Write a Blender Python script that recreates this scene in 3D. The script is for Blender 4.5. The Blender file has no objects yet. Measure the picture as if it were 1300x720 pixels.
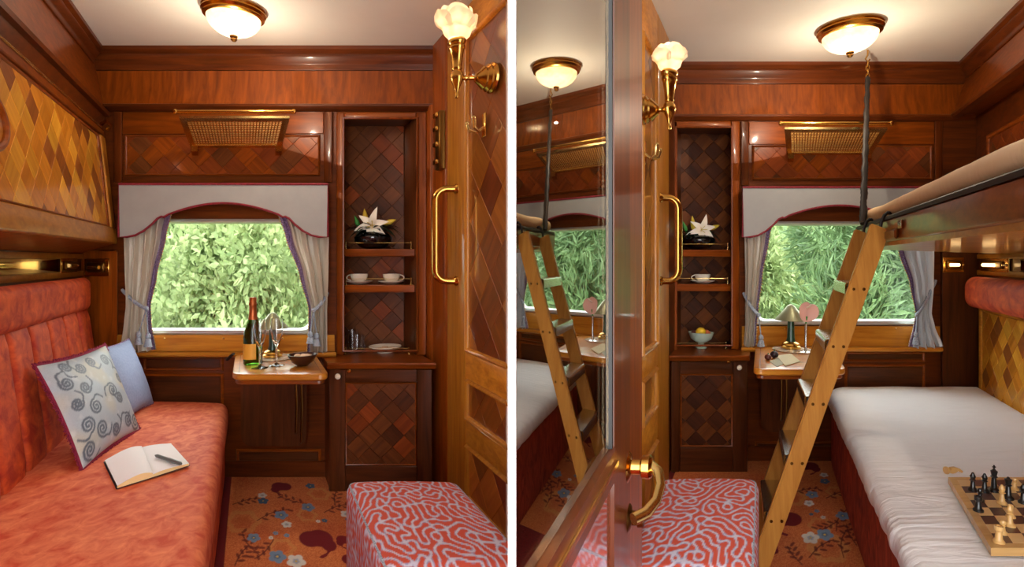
import bpy, bmesh, math, random
import numpy as np
from mathutils import Vector, Matrix, noise as mnoise
random.seed(7)
rng = np.random.default_rng(11)
SC = bpy.context.scene
COL = SC.collection

# ------------------------------------------------------------------ camera, world, sun, exposure
F = 700.0                      # focal length in pixels of the 1300 px wide frame
EYE = 1.2
cam = bpy.data.cameras.new('camera'); cam.sensor_width = 36.0
cam.lens = F / 1300 * 36; cam.shift_y = -30 / 1300; cam.clip_start = 0.02
camo = bpy.data.objects.new('camera', cam); COL.objects.link(camo)
camo.location = (0, 0, EYE); camo.rotation_euler = (math.pi / 2, 0, 0)
SC.camera = camo
SC.view_settings.view_transform = 'Standard'; SC.view_settings.look = 'None'
SC.view_settings.gamma = 1.0; SC.view_settings.use_curve_mapping = False
SC.view_settings.exposure = 0.45

wd = bpy.data.worlds.new('overcast_sky'); SC.world = wd; wd.use_nodes = True
wn = wd.node_tree.nodes; wl = wd.node_tree.links
bg = wn['Background']; bg.inputs['Strength'].default_value = 5.2
bg.inputs['Color'].default_value = (0.985, 0.99, 0.985, 1)

sun = bpy.data.lights.new('sun', 'SUN'); sun.energy = 2.7; sun.angle = math.radians(6)
sun.color = (1.0, 0.95, 0.85)
suno = bpy.data.objects.new('sun', sun); COL.objects.link(suno)
suno.rotation_euler = (math.radians(34), 0, math.radians(-14))   # from behind the camera, high

# ------------------------------------------------------------------ helpers
class Room:
    """A compartment whose side walls run along (k, 1) in plan; u across, v away, w up."""
    def __init__(s, vpx): s.vpx = vpx; s.k = (vpx - 650) / F; s.len = math.hypot(1, s.k)
    def m(s, u, v, w): return Vector((u + s.k * v, v, w))
    def u(s, px, v): return (px - s.vpx) * v / F
    def w(s, py, v): return EYE - (py - 330) * v / F
    def at(s, px, py, v): return (s.u(px, v), v, s.w(py, v))
    def on(s, px, py, w):                      # the point of the level w seen at the pixel
        v = (EYE - w) * F / (py - 330); return (s.u(px, v), v, w)
    @property
    def d(s): return Vector((s.k, 1, 0)).normalized()
L = Room(318); R = Room(970)

def tag(o, label=None, cat=None, group=None, kind=None):
    if label: o['label'] = label
    if cat: o['category'] = cat
    if group: o['group'] = group
    if kind: o['kind'] = kind
    return o
def empty(name, loc, label=None, cat=None, group=None, rot=None, kind=None):
    o = bpy.data.objects.new(name, None); COL.objects.link(o); o.location = Vector(loc)
    o.empty_display_size = .05
    if rot: o.rotation_euler = rot
    return tag(o, label, cat, group, kind)
def wloc(o):
    p = Vector((0, 0, 0))
    while o: p = p + o.location; o = o.parent
    return p
def copy_tree(o, parent=None):
    c = o.copy(); COL.objects.link(c); c.parent = parent
    for ch in list(o.children): copy_tree(ch, c)
    return c

class MB:
    def __init__(s): s.v = []; s.f = []; s.c = None; s.sm = True
    def _add(s, vs, fs):
        b = len(s.v); s.v += [tuple(p) for p in vs]; s.f += [tuple(i + b for i in f) for f in fs]; return s
    def box(s, a0, a1, b0, b1, c0, c1, bev=0.003, seg=1):
        bm = bmesh.new(); bmesh.ops.create_cube(bm, size=1)
        for q in bm.verts:
            q.co = ((a0 + a1) / 2 + q.co.x * (a1 - a0), (b0 + b1) / 2 + q.co.y * (b1 - b0), (c0 + c1) / 2 + q.co.z * (c1 - c0))
        bev = min(bev, abs(a1 - a0) * .45, abs(b1 - b0) * .45, abs(c1 - c0) * .45)
        if bev > 0: bmesh.ops.bevel(bm, geom=bm.edges[:], offset=bev, segments=seg, affect='EDGES')
        bm.verts.index_update()
        s._add([q.co for q in bm.verts], [[q.index for q in f.verts] for f in bm.faces]); bm.free(); return s
    def lathe(s, prof, c=(0, 0, 0), seg=24, sx=1, sy=1):
        n = len(prof); vs = []; fs = []
        for r, z in prof:
            for i in range(seg):
                a = 2 * math.pi * i / seg; vs.append((c[0] + r * sx * math.cos(a), c[1] + r * sy * math.sin(a), c[2] + z))
        for j in range(n - 1):
            for i in range(seg):
                k = (i + 1) % seg; fs.append((j * seg + i, j * seg + k, (j + 1) * seg + k, (j + 1) * seg + i))
        if prof[0][0] > 1e-5: fs.append(tuple(range(seg))[::-1])
        if prof[-1][0] > 1e-5: fs.append(tuple((n - 1) * seg + i for i in range(seg)))
        return s._add(vs, fs)
    def tube(s, path, r, seg=10, closed=False, flat=1.0):
        P = [Vector(p) for p in path]; n = len(P); vs = []; fs = []
        up = Vector((0, 0, 1)); prev = None
        for i, p in enumerate(P):
            a = P[(i - 1) % n] if (closed or i > 0) else p
            b = P[(i + 1) % n] if (closed or i < n - 1) else p
            t = (b - a).normalized()
            if prev is None:
                x = t.orthogonal().normalized() if abs(t.dot(up)) > .95 else t.cross(up).normalized()
            else:
                x = (prev - t * prev.dot(t)).normalized()
            prev = x; y = t.cross(x); rr = r[i] if isinstance(r, (list, tuple)) else r
            for k in range(seg):
                an = 2 * math.pi * k / seg; vs.append(p + x * (rr * math.cos(an)) + y * (rr * flat * math.sin(an)))
        m = n if closed else n - 1
        for i in range(m):
            j = (i + 1) % n
            for k in range(seg):
                q = (k + 1) % seg; fs.append((i * seg + k, i * seg + q, j * seg + q, j * seg + k))
        if not closed:
            fs.append(tuple(range(seg))[::-1]); fs.append(tuple((n - 1) * seg + k for k in range(seg)))
        return s._add(vs, fs)
    def prism(s, A, B):
        n = len(A)
        fs = [tuple(range(n))[::-1], tuple(range(n, 2 * n))]
        for i in range(n):
            j = (i + 1) % n; fs.append((i, j, n + j, n + i))
        return s._add(list(A) + list(B), fs)
    def grid(s, fn, nu, nv, thick=None):
        vs = [fn(i / nu, j / nv) for j in range(nv + 1) for i in range(nu + 1)]
        fs = [(j * (nu + 1) + i, j * (nu + 1) + i + 1, (j + 1) * (nu + 1) + i + 1, (j + 1) * (nu + 1) + i) for j in range(nv) for i in range(nu)]
        return s._add(vs, fs)
    def rbox(s, lo, hi, r, step=.02, fn=None, steps=None):
        """box with rounded edges from a dense grid on each face; fn moves points"""
        lo = np.array(lo, float); hi = np.array(hi, float); r = np.minimum(r, (hi - lo) * .499)
        ns = [max(2, int(round((hi[i] - lo[i]) / (steps[i] if steps else step)))) for i in range(3)]
        idx = {}; vs = []; fs = []
        def vid(i, j, k):
            key = (i, j, k)
            if key not in idx:
                p = lo + (hi - lo) * np.array([i / ns[0], j / ns[1], k / ns[2]])
                inn = np.clip(p, lo + r, hi - r); d = (p - inn) / r; l = np.linalg.norm(d)
                if l > 1e-9: p = inn + r * d / l
                if fn: p = fn(p)
                idx[key] = len(vs); vs.append(tuple(p))
            return idx[key]
        for ax in range(3):
            a, b = [(1, 2), (0, 2), (0, 1)][ax]
            for side in (0, ns[ax]):
                for i in range(ns[a]):
                    for j in range(ns[b]):
                        def q(ii, jj):
                            t = [0, 0, 0]; t[ax] = side; t[a] = ii; t[b] = jj; return vid(*t)
                        fs.append((q(i, j), q(i + 1, j), q(i + 1, j + 1), q(i, j + 1)))
        return s._add(vs, fs)
    def sphere(s, c, r, seg=14, ring=8, sc=(1, 1, 1)):
        prof = [(r * math.sin(math.pi * i / ring), -r * math.cos(math.pi * i / ring)) for i in range(ring + 1)]
        vs = []; n = len(s.v); s.lathe([(max(p[0], 1e-6), p[1]) for p in prof], (0, 0, 0), seg)
        for i in range(n, len(s.v)):
            q = s.v[i]; s.v[i] = (c[0] + q[0] * sc[0], c[1] + q[1] * sc[1], c[2] + q[2] * sc[2])
        return s
    def build(s, name, mat, parent=None, room=None, local=False, smooth=None, cols=None, origin=None):
        vs = [room.m(*p) if room else Vector(p) for p in s.v]
        if local: o_w = Vector((0, 0, 0))
        elif origin is not None: o_w = Vector(origin)
        else:
            lo = Vector([min(p[i] for p in vs) for i in range(3)]); hi = Vector([max(p[i] for p in vs) for i in range(3)])
            o_w = Vector(((lo.x + hi.x) / 2, (lo.y + hi.y) / 2, lo.z))
        me = bpy.data.meshes.new(name); me.from_pydata([p - o_w for p in vs], [], s.f)
        bm = bmesh.new(); bm.from_mesh(me); bmesh.ops.recalc_face_normals(bm, faces=bm.faces[:]); bm.to_mesh(me); bm.free()
        if cols is not None:
            at = me.color_attributes.new('print', 'FLOAT_COLOR', 'POINT')
            a = np.ones((len(vs), 4), np.float32); a[:, :3] = cols; at.data.foreach_set('color', a.ravel())
        me.materials.append(M[mat] if isinstance(mat, str) else mat)
        sm = s.sm if smooth is None else smooth
        if sm:
            me.polygons.foreach_set('use_smooth', [True] * len(me.polygons))
            try: me.set_sharp_from_angle(angle=math.radians(38))
            except Exception: pass
        o = bpy.data.objects.new(name, me); COL.objects.link(o)
        if parent:
            o.parent = parent; o.location = Vector((0, 0, 0)) if local else o_w - wloc(parent)
        else: o.location = o_w
        return o
def part(name, mat, parent, room=None, **k):
    """part(...)(lambda mb: ...) style shortcut: one box"""
    return MB().box(*k['box'], bev=k.get('bev', .003)).build(name, mat, parent, room)
def rbx(name, mat, parent, room, *b, bev=.003):
    return MB().box(*b, bev=bev).build(name, mat, parent, room)
def struct(o, label=None, cat=None):
    o['kind'] = 'structure'
    return tag(o, label, cat)

# ------------------------------------------------------------------ materials
M = {}
def srgb(r, g, b):
    f = lambda c: (c / 255 / 12.92) if c / 255 <= .04045 else ((c / 255 + .055) / 1.055) ** 2.4
    return (f(r), f(g), f(b), 1)
def newmat(name):
    m = bpy.data.materials.new(name); m.use_nodes = True; M[name] = m
    n = m.node_tree.nodes; return m, n, m.node_tree.links, n['Principled BSDF']
def setp(p, **k):
    names = dict(rough='Roughness', metal='Metallic', coat='Coat Weight', coatr='Coat Roughness', sheen='Sheen Weight', trans='Transmission Weight',
                 ior='IOR', spec='Specular IOR Level', sss='Subsurface Weight', alpha='Alpha')
    for a, b in k.items(): p.inputs[names[a]].default_value = b
def objcoord(n, l, scale, rnd=True):
    tc = n.new('ShaderNodeTexCoord'); mp = n.new('ShaderNodeMapping'); mp.inputs['Scale'].default_value = scale
    if rnd:
        oi = n.new('ShaderNodeObjectInfo'); mu = n.new('ShaderNodeMath'); mu.operation = 'MULTIPLY'; mu.inputs[1].default_value = 37.0
        ad = n.new('ShaderNodeVectorMath'); ad.operation = 'ADD'
        l.new(oi.outputs['Random'], mu.inputs[0]); l.new(tc.outputs['Object'], ad.inputs[0]); l.new(mu.outputs[0], ad.inputs[1])
        l.new(ad.outputs[0], mp.inputs['Vector'])
    else: l.new(tc.outputs['Object'], mp.inputs['Vector'])
    return mp.outputs[0]
def noise(n, l, vec, scale, detail=5, rough=.6, dist=0):
    t = n.new('ShaderNodeTexNoise'); t.inputs['Scale'].default_value = scale; t.inputs['Detail'].default_value = detail
    t.inputs['Roughness'].default_value = rough; t.inputs['Distortion'].default_value = dist; l.new(vec, t.inputs['Vector']); return t.outputs['Fac']
def ramp(n, l, fac, stops):
    r = n.new('ShaderNodeValToRGB'); e = r.color_ramp.elements
    while len(e) < len(stops): e.new(.5)
    for i, (p, c) in enumerate(stops): e[i].position = p; e[i].color = c
    l.new(fac, r.inputs['Fac']); return r.outputs['Color']
def bump(n, l, p, h, st, dist=.01):
    b = n.new('ShaderNodeBump'); b.inputs['Strength'].default_value = st; b.inputs['Distance'].default_value = dist
    l.new(h, b.inputs['Height']); l.new(b.outputs[0], p.inputs['Normal'])
def wood(name, dark, light, axis='x', rough=.36, coat=.32, coatr=.08, vary=.25, spec=.25):
    m, n, l, p = newmat(name)
    sc = {'x': (1.6, 22, 22), 'y': (22, 1.6, 22), 'z': (22, 22, 1.6)}[axis]
    v = objcoord(n, l, sc); f = noise(n, l, v, 1.6, 6, .62, .6)
    c = ramp(n, l, f, [(.28, dark), (.72, light)])
    oi = n.new('ShaderNodeObjectInfo'); mr = n.new('ShaderNodeMapRange'); mr.inputs['To Min'].default_value = 1 - vary; mr.inputs['To Max'].default_value = 1 + vary * .5
    l.new(oi.outputs['Random'], mr.inputs['Value'])
    hs = n.new('ShaderNodeHueSaturation'); l.new(c, hs.inputs['Color']); l.new(mr.outputs[0], hs.inputs['Value'])
    l.new(hs.outputs[0], p.inputs['Base Color']); setp(p, rough=rough, coat=coat, coatr=coatr, spec=spec)
    bump(n, l, p, f, .05, .003); return m
def plain(name, col, rough=.5, **k):
    m, n, l, p = newmat(name); p.inputs['Base Color'].default_value = col; setp(p, rough=rough, **k); return m
def mottled(name, c1, c2, scale, rough=.8, b=.15, stretch=(1, 1, 1), stops=(.35, .65), detail=6, dist=0, **k):
    m, n, l, p = newmat(name); v = objcoord(n, l, stretch); f = noise(n, l, v, scale, detail, .6, dist)
    l.new(ramp(n, l, f, [(stops[0], c1), (stops[1], c2)]), p.inputs['Base Color']); setp(p, rough=rough, **k)
    if b: bump(n, l, p, f, b, .006)
    return m
def printed(name, rough=.85, b=.2, bs=400, **k):
    m, n, l, p = newmat(name); a = n.new('ShaderNodeVertexColor'); a.layer_name = 'print'
    v = objcoord(n, l, (1, 1, 1), False); f = noise(n, l, v, bs, 2)
    mx = n.new('ShaderNodeMix'); mx.data_type = 'RGBA'; mx.blend_type = 'MULTIPLY'; mx.inputs[0].default_value = .35
    l.new(a.outputs['Color'], mx.inputs[6]); l.new(ramp(n, l, f, [(.3, (.55, .55, .55, 1)), (.7, (1, 1, 1, 1))]), mx.inputs[7])
    l.new(mx.outputs[2], p.inputs['Base Color']); setp(p, rough=rough, **k)
    if b: bump(n, l, p, f, b, .002)
    return m
for ax in 'xyz':
    wood('mahogany_' + ax, srgb(100, 41, 6), srgb(158, 76, 14), ax)
    wood('mahogany_dark_' + ax, srgb(68, 28, 8), srgb(114, 52, 14), ax)
    wood('walnut_' + ax, srgb(58, 28, 12), srgb(100, 52, 24), ax)
    wood('honey_' + ax, srgb(164, 94, 22), srgb(214, 144, 48), ax)
wood('tile_gold', srgb(204, 132, 32), srgb(240, 178, 62), 'x', vary=.22)
wood('tile_amber', srgb(182, 106, 24), srgb(222, 146, 46), 'x', vary=.2)
wood('tile_brown', srgb(122, 64, 24), srgb(166, 96, 38), 'x', vary=.2)
wood('tile_red', srgb(104, 42, 14), srgb(148, 70, 26), 'x', vary=.25)
wood('tile_walnut', srgb(78, 38, 16), srgb(124, 68, 30), 'x', vary=.25)
wood('tile_dark', srgb(50, 24, 14), srgb(88, 46, 26), 'x', vary=.2)
for t_, d_, l_ in (('gold', (176, 108, 32), (216, 150, 60)), ('amber', (150, 84, 24), (190, 116, 42)), ('brown', (112, 56, 18), (152, 84, 30)), ('red', (104, 44, 16), (142, 66, 26))):
    wood('door_' + t_, srgb(*d_), srgb(*l_), 'x', .3, 1.0, .04, .15).node_tree.nodes['Principled BSDF'].inputs['Coat IOR'].default_value = 2.1
wood('door_honey_z', srgb(170, 98, 24), srgb(216, 148, 50), 'z', .3, .8, .05, .1).node_tree.nodes['Principled BSDF'].inputs['Coat IOR'].default_value = 1.5
wood('ladder_wood', srgb(166, 104, 40), srgb(200, 140, 64), 'z', rough=.45, coat=.2)
wood('board_wood', srgb(196, 150, 88), srgb(226, 184, 120), 'x', rough=.4, coat=.3)
plain('maple', srgb(228, 190, 130), .4, coat=.3); plain('rosewood', srgb(84, 52, 42), .4, coat=.3)
plain('boxwood', srgb(214, 170, 104), .35, coat=.4); plain('ebony', srgb(22, 24, 24), .3, coat=.4)
plain('brass', srgb(206, 158, 78), .2, metal=1.0); plain('brass_pale', srgb(226, 196, 128), .26, metal=1.0)
plain('bronze', srgb(120, 84, 38), .35, metal=1.0)
plain('steel', srgb(210, 214, 212), .22, metal=1.0); plain('window_metal', srgb(214, 220, 216), .35, metal=.6)
plain('rubber', srgb(24, 24, 24), .5); plain('leather_dark', srgb(30, 23, 19), .6)
mottled('ceiling_paint', srgb(232, 226, 214), srgb(236, 231, 220), 3, .6, 0)
mottled('white_paint', srgb(246, 246, 246), srgb(250, 250, 250), 3, .5, 0)
mottled('velvet', srgb(200, 68, 28), srgb(240, 138, 90), 22, .7, .12, (1, .7, 1), (.34, .70), 8, .6)
mottled('velvet_deep', srgb(164, 36, 8), srgb(228, 98, 38), 18, .7, .12, (1, .7, 1), (.34, .70), 8, .6)
mottled('velvet_wine', srgb(116, 24, 15), srgb(206, 84, 54), 14, .75, .15, (1.4, 1.0, .5), (.3, .7), 8, 1.5)
mottled('carpet_border', srgb(104, 12, 16), srgb(134, 22, 24), 90, .95, .3)
mottled('satin_grey', srgb(156, 154, 150), srgb(162, 160, 156), 8, .5, .0)
mottled('curtain_cloth', srgb(200, 188, 168), srgb(212, 202, 186), 30, .42, .04, (1, 1, .2))
mottled('curtain_blue', srgb(208, 210, 212), srgb(222, 224, 224), 30, .4, .04, (1, 1, .2))
mottled('braid', srgb(84, 56, 96), srgb(170, 146, 178), 220, .7, .2, (1, 1, 1), (.45, .55), 2)
mottled('piping_wine', srgb(112, 18, 34), srgb(140, 30, 44), 80, .7, .1)
mottled('fringe_magenta', srgb(112, 14, 46), srgb(152, 30, 66), 200, .9, .3)
mottled('cord_blue', srgb(130, 142, 158), srgb(178, 188, 200), 260, .7, .3, (1, 1, 1), (.45, .55), 2)
mottled('cotton_blue', srgb(144, 160, 196), srgb(156, 172, 206), 90, .8, .06)
plain('gold_bead', srgb(196, 164, 96), .5)
# bed linen with fine creases
m_, n_, l_, p_ = newmat('linen_white'); p_.inputs['Base Color'].default_value = srgb(240, 241, 243); setp(p_, rough=.75)
bump(n_, l_, p_, noise(n_, l_, objcoord(n_, l_, (1.0, 4.5, 1)), 5, 4, .5, 1.2), .45, .02)
m_, n_, l_, p_ = newmat('linen_cream'); p_.inputs['Base Color'].default_value = srgb(236, 204, 160); setp(p_, rough=.8)
bump(n_, l_, p_, noise(n_, l_, objcoord(n_, l_, (1.0, 2.5, 1)), 4, 3, .5, .6), .3, .02)
printed('carpet', .95, .5, 260); printed('stool_cloth', .85, .3, 500); printed('brocade', .5, .2, 300)
plain('paper', srgb(250, 250, 250), .7); plain('cover_black', srgb(40, 38, 42), .5); plain('page_edge', srgb(226, 196, 140), .8)
plain('pen_grey', srgb(108, 114, 112), .35, metal=.5)
plain('porcelain', srgb(236, 226, 206), .2, coat=.5); plain('porcelain_green', srgb(196, 214, 194), .2, coat=.5)
plain('lamp_shade', srgb(150, 152, 120), .35, metal=.5); plain('lamp_green', srgb(28, 74, 54), .3, coat=.5)
plain('bowl_brown', srgb(64, 34, 22), .3, coat=.5); plain('nut', srgb(214, 176, 136), .6)
plain('vase_black', srgb(14, 16, 18), .12, coat=.6); plain('leaf_dark', srgb(24, 42, 24), .5)
plain('bud_yellow', srgb(206, 176, 50), .5); plain('stem_green', srgb(60, 140, 50), .5)
plain('lemon', srgb(232, 190, 40), .5); plain('peach', srgb(206, 110, 70), .6); plain('plum', srgb(44, 26, 36), .35); plain('fig', srgb(96, 44, 36), .4)
plain('foil_copper', srgb(170, 90, 44), .35, metal=.6); plain('wine_label', srgb(226, 160, 50), .6); plain('ink', srgb(60, 40, 24), .7)
plain('card_cream', srgb(216, 206, 166), .7); plain('card_grey', srgb(176, 176, 150), .7)
plain('wall_backing', srgb(70, 34, 20), .5); plain('gilt', srgb(190, 140, 60), .4, metal=.7)
m_, n_, l_, p_ = newmat('lily'); p_.inputs['Base Color'].default_value = srgb(244, 232, 214); setp(p_, rough=.5, sss=.1)
m_, n_, l_, p_ = newmat('anthurium'); p_.inputs['Base Color'].default_value = srgb(240, 190, 178); setp(p_, rough=.35, coat=.3)
def glass(name, col=(1, 1, 1, 1), rough=0.0, ior=1.45):
    m, n, l, p = newmat(name); p.inputs['Base Color'].default_value = col; setp(p, rough=rough, trans=1.0, ior=ior); return m
glass('crystal'); glass('bottle_glass', srgb(60, 110, 30), 0.02)
def sheet_glass(name, tint, refl, back=None):
    m = bpy.data.materials.new(name); m.use_nodes = True; M[name] = m; n = m.node_tree.nodes; l = m.node_tree.links
    n.remove(n['Principled BSDF']); out = n['Material Output']
    t = n.new('ShaderNodeBsdfTransparent'); t.inputs[0].default_value = tint
    g = n.new('ShaderNodeBsdfGlossy'); g.inputs['Roughness'].default_value = .004; g.inputs[0].default_value = (.95, .97, .95, 1)
    x = n.new('ShaderNodeMixShader')
    x.inputs[0].default_value = refl
    l.new(t.outputs[0], x.inputs[1]); l.new(g.outputs[0], x.inputs[2]); l.new(x.outputs[0], out.inputs[0]); return m
sheet_glass('window_glass', (.96, .98, .96, 1), .03)
sheet_glass('door_glass', (.6, .5, .4, 1), .62)
plain('mirror', (.9, .92, .9, 1), .02, metal=1.0)
def glow(name, base, col, st, rough=.3):
    m, n, l, p = newmat(name); p.inputs['Base Color'].default_value = base
    p.inputs['Emission Color'].default_value = col; p.inputs['Emission Strength'].default_value = st; setp(p, rough=rough, coat=.3); return m
# alabaster / pressed glass with a bulb inside
def lampglass(name, c1, c2, scale, gl=.08):
    m, n, l, p = newmat(name); f = noise(n, l, objcoord(n, l, (1, 1, 1)), scale, 4, .6, 1.5); c = ramp(n, l, f, [(.3, c1), (.7, c2)])
    l.new(c, p.inputs['Base Color']); setp(p, rough=.3, coat=.4)
    t = n.new('ShaderNodeBsdfTranslucent'); l.new(c, t.inputs[0]); x = n.new('ShaderNodeMixShader'); x.inputs[0].default_value = .6
    l.new(p.outputs[0], x.inputs[1]); l.new(t.outputs[0], x.inputs[2]); l.new(x.outputs[0], n['Material Output'].inputs[0])
lampglass('lit_bowl', (.90, .66, .40, 1), (1.0, .88, .68, 1), 14)
lampglass('lit_rose', (.98, .84, .68, 1), (1.0, .93, .82, 1), 9)
glow('lit_bulb', srgb(255, 230, 190), (1.0, .62, .25, 1), 6)

# ------------------------------------------------------------------ panels and parquet
class Frame:
    """a flat panel in space: origin o, unit axes a (along), b (up the panel), n (out of it)"""
    def __init__(s, o, a, b): s.o = Vector(o); s.a = Vector(a).normalized(); b = Vector(b); s.b = (b - s.a * b.dot(s.a)).normalized(); s.n = s.a.cross(s.b)
    def p(s, x, y, z=0): return s.o + s.a * x + s.b * y + s.n * z
def clip_rect(poly, x0, x1, y0, y1):
    for ax, lim, sg in ((0, x0, 1), (0, x1, -1), (1, y0, 1), (1, y1, -1)):
        out = []
        for i in range(len(poly)):
            p, q = poly[i], poly[(i + 1) % len(poly)]
            dp, dq = sg * (p[ax] - lim), sg * (q[ax] - lim)
            if dp >= 0: out.append(p)
            if dp * dq < 0:
                t = dp / (dp - dq); out.append((p[0] + (q[0] - p[0]) * t, p[1] + (q[1] - p[1]) * t))
        poly = out
        if not poly: return []
    return poly
TILE_CACHE = {}
def tile_mesh(poly, mat, thick=.003, inset=.0007):
    n = len(poly); cx = sum(p[0] for p in poly) / n; cy = sum(p[1] for p in poly) / n
    vs = [(p[0], p[1], 0) for p in poly]
    for f, z in ((inset, thick * .6), (inset * 2.2, thick)):
        for p in poly:
            d = math.hypot(p[0] - cx, p[1] - cy) or 1; k = 1 - f / d * 1.5; vs.append((cx + (p[0] - cx) * k, cy + (p[1] - cy) * k, z))
    fs = [tuple(range(n))[::-1], tuple(range(2 * n, 3 * n))]
    for r in (0, n):
        for i in range(n):
            j = (i + 1) % n; fs.append((r + i, r + j, r + n + j, r + n + i))
    me = bpy.data.meshes.new('parquet_tile'); me.from_pydata(vs, [], fs); me.materials.append(M[mat]); return me
def parquet(fr, W, H, size, tones, parent, seed=0, ang=45, ratio=1.0, off=(0, 0), z=0.0, mode='rand'):
    """squares (or ratio x size blocks) laid diagonally inside the W x H panel, each a tile of its own"""
    rn = random.Random(seed); th = math.radians(ang); ca, sa = math.cos(th), math.sin(th)
    sx, sy = size * ratio, size; N = int((W + H) / min(sx, sy)) + 3
    pw = wloc(parent); cnt = 0
    for i in range(-N, N):
        for j in range(-N, N):
            x0 = i * sx + (j % 2) * (sx / 2 if ratio != 1 else 0); y0 = j * sy
            cx = off[0] + W / 2 + (x0 * ca - y0 * sa); cy = off[1] + H / 2 + (x0 * sa + y0 * ca)
            if cx < -sx or cx > W + sx or cy < -sx or cy > H + sx: continue
            h = [(-sx / 2, -sy / 2), (sx / 2, -sy / 2), (sx / 2, sy / 2), (-sx / 2, sy / 2)]
            wp = [(cx + p[0] * ca - p[1] * sa, cy + p[0] * sa + p[1] * ca) for p in h]
            cp = clip_rect(wp, 0, W, 0, H)
            if len(cp) < 3: continue
            area = abs(sum(cp[k][0] * cp[(k + 1) % len(cp)][1] - cp[(k + 1) % len(cp)][0] * cp[k][1] for k in range(len(cp)))) / 2
            if area < sx * sy * .04: continue
            if mode == 'check': mat = tones[(i + j) % 2] if rn.random() < .86 else rn.choice(tones)
            else: mat = rn.choice(tones)
            turn = 90 if (i + j) % 2 else 0
            t2 = th + math.radians(turn); c2, s2 = math.cos(t2), math.sin(t2)
            loc = [((p[0] - cx) * c2 + (p[1] - cy) * s2, -(p[0] - cx) * s2 + (p[1] - cy) * c2) for p in cp]
            if area > sx * sy * .999 and (mat, sx, sy, turn) in TILE_CACHE: me = TILE_CACHE[(mat, sx, sy, turn)]
            else:
                me = tile_mesh(loc, mat)
                if area > sx * sy * .999: TILE_CACHE[(mat, sx, sy, turn)] = me
            o = bpy.data.objects.new('parquet_tile', me); COL.objects.link(o); o.parent = parent
            A = fr.a * c2 + fr.b * s2; B = -fr.a * s2 + fr.b * c2; pos = fr.p(cx, cy, z) - pw
            o.matrix_basis = Matrix(((A.x, B.x, fr.n.x, pos.x), (A.y, B.y, fr.n.y, pos.y), (A.z, B.z, fr.n.z, pos.z), (0, 0, 0, 1)))
            cnt += 1
    return cnt
def frame_box(fr, x0, x1, y0, y1, z0, z1, name, mat, parent, bev=.004):
    mb = MB().box(x0, x1, y0, y1, z0, z1, bev=bev); mb.v = [tuple(fr.p(*p)) for p in mb.v]
    return mb.build(name, mat, parent)
def moulding(fr, x0, x1, y0, y1, wd, ht, name, mat, parent):
    """a mitred half-round frame around the rectangle"""
    mb = MB(); prof = [(0, 0), (.12, .6), (.4, 1), (.7, .85), (.9, .45), (1, 0)]
    cor = [(x0, y0, 1, 1), (x1, y0, -1, 1), (x1, y1, -1, -1), (x0, y1, 1, -1)]; n = len(prof)
    vs = [fr.p(cx + sx * q * wd, cy + sy * q * wd, h * ht) for cx, cy, sx, sy in cor for q, h in prof]; fs = []
    for c in range(4):
        d = (c + 1) % 4
        for i in range(n - 1): fs.append((c * n + i, c * n + i + 1, d * n + i + 1, d * n + i))
        fs.append((c * n + n - 1, c * n, d * n, d * n + n - 1))
    mb._add(vs, fs); return mb.build(name, mat, parent)

VBL, VBR = 3.056, 3.30
CEIL = 2.366
# ------------------------------------------------------------------ shell of both compartments
def slab(name, poly, z0, z1, mat):
    mb = MB(); mb.prism([(x, y, z0) for x, y in poly], [(x, y, z1) for x, y in poly]); return struct(mb.build(name, mat, smooth=False))
slab('ceiling', [(-4.2, -.35), (4.2, -.35), (4.2, 3.75), (-4.2, 3.75)], CEIL, CEIL + .06, 'ceiling_paint')
slab('floor', [(-4.2, -.9), (4.2, -.9), (4.2, 3.75), (-4.2, 3.75)], -.06, -.004, 'carpet_border')
# white gutter between the two views, built as a partition: a thin end towards the corridor that widens into a wedge
RX = lambda u, v: (R.m(u, v, 0).x, v)
slab('gutter_partition', [(-.0035, .49), (.0035, .49), (.0074, 1.06), RX(-.5125, 1.13), RX(-.5125, 2.25), RX(-.552, 2.29), RX(-.552, 3.2), (L.m(1.065, 2.98, 0).x, 2.98), (L.m(1.065, 2.34, 0).x, 2.34),
                        (-.0142, 2.08), RX(-.56, 1.72), RX(-.5165, 1.68), RX(-.5165, 1.125), (-.0073, 1.05)], 0, CEIL, 'white_paint')

def back_wall(room, vb, name, xs, op, y_floor, mat='mahogany_dark_x'):
    """plate with a window hole; xs = pixel ends, op = window opening in pixels"""
    x = [room.u(q, vb) for q in (xs[0], op[0], op[2], xs[1])]; z = [0, room.w(op[3], vb), room.w(op[1], vb), CEIL]
    mb = MB(); vs = []; fs = []
    for d in (0, .07):
        for k in z:
            for q in x: vs.append((q, vb + d, k))
    for j in range(3):
        for i in range(3):
            if (i, j) == (1, 1): continue
            for o in (0, 16):
                a = o + j * 4 + i; fs.append((a, a + 1, a + 5, a + 4))
    edge = [(5, 6), (6, 10), (10, 9), (9, 5), (0, 3), (3, 15), (15, 12), (12, 0)]
    for a, b in edge: fs.append((a, b, b + 16, a + 16))
    mb._add(vs, fs); return struct(mb.build(name, mat, None, room, smooth=False))
wall_bl = back_wall(L, VBL, 'wall_back_1', (98, 428), (168, 279, 400, 424), 605)
wall_br = back_wall(R, VBR, 'wall_back_2', (938.2, 1252), (956, 282, 1176, 412), 584)
WLU, WRU = -.93, 1.27        # outer side walls
def side_wall(room, name, u0, u1, v0, v1, mat='mahogany_dark_y'):
    return struct(MB().box(u0, u1, v0, v1, 0, CEIL, bev=0).build(name, mat, None, room, smooth=False))
wall_ll = side_wall(L, 'wall_left_1', WLU - .05, WLU, -.6, VBL + .05)
wall_rr = side_wall(R, 'wall_right_2', WRU, WRU + .05, -.6, VBR + .05)
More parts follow.
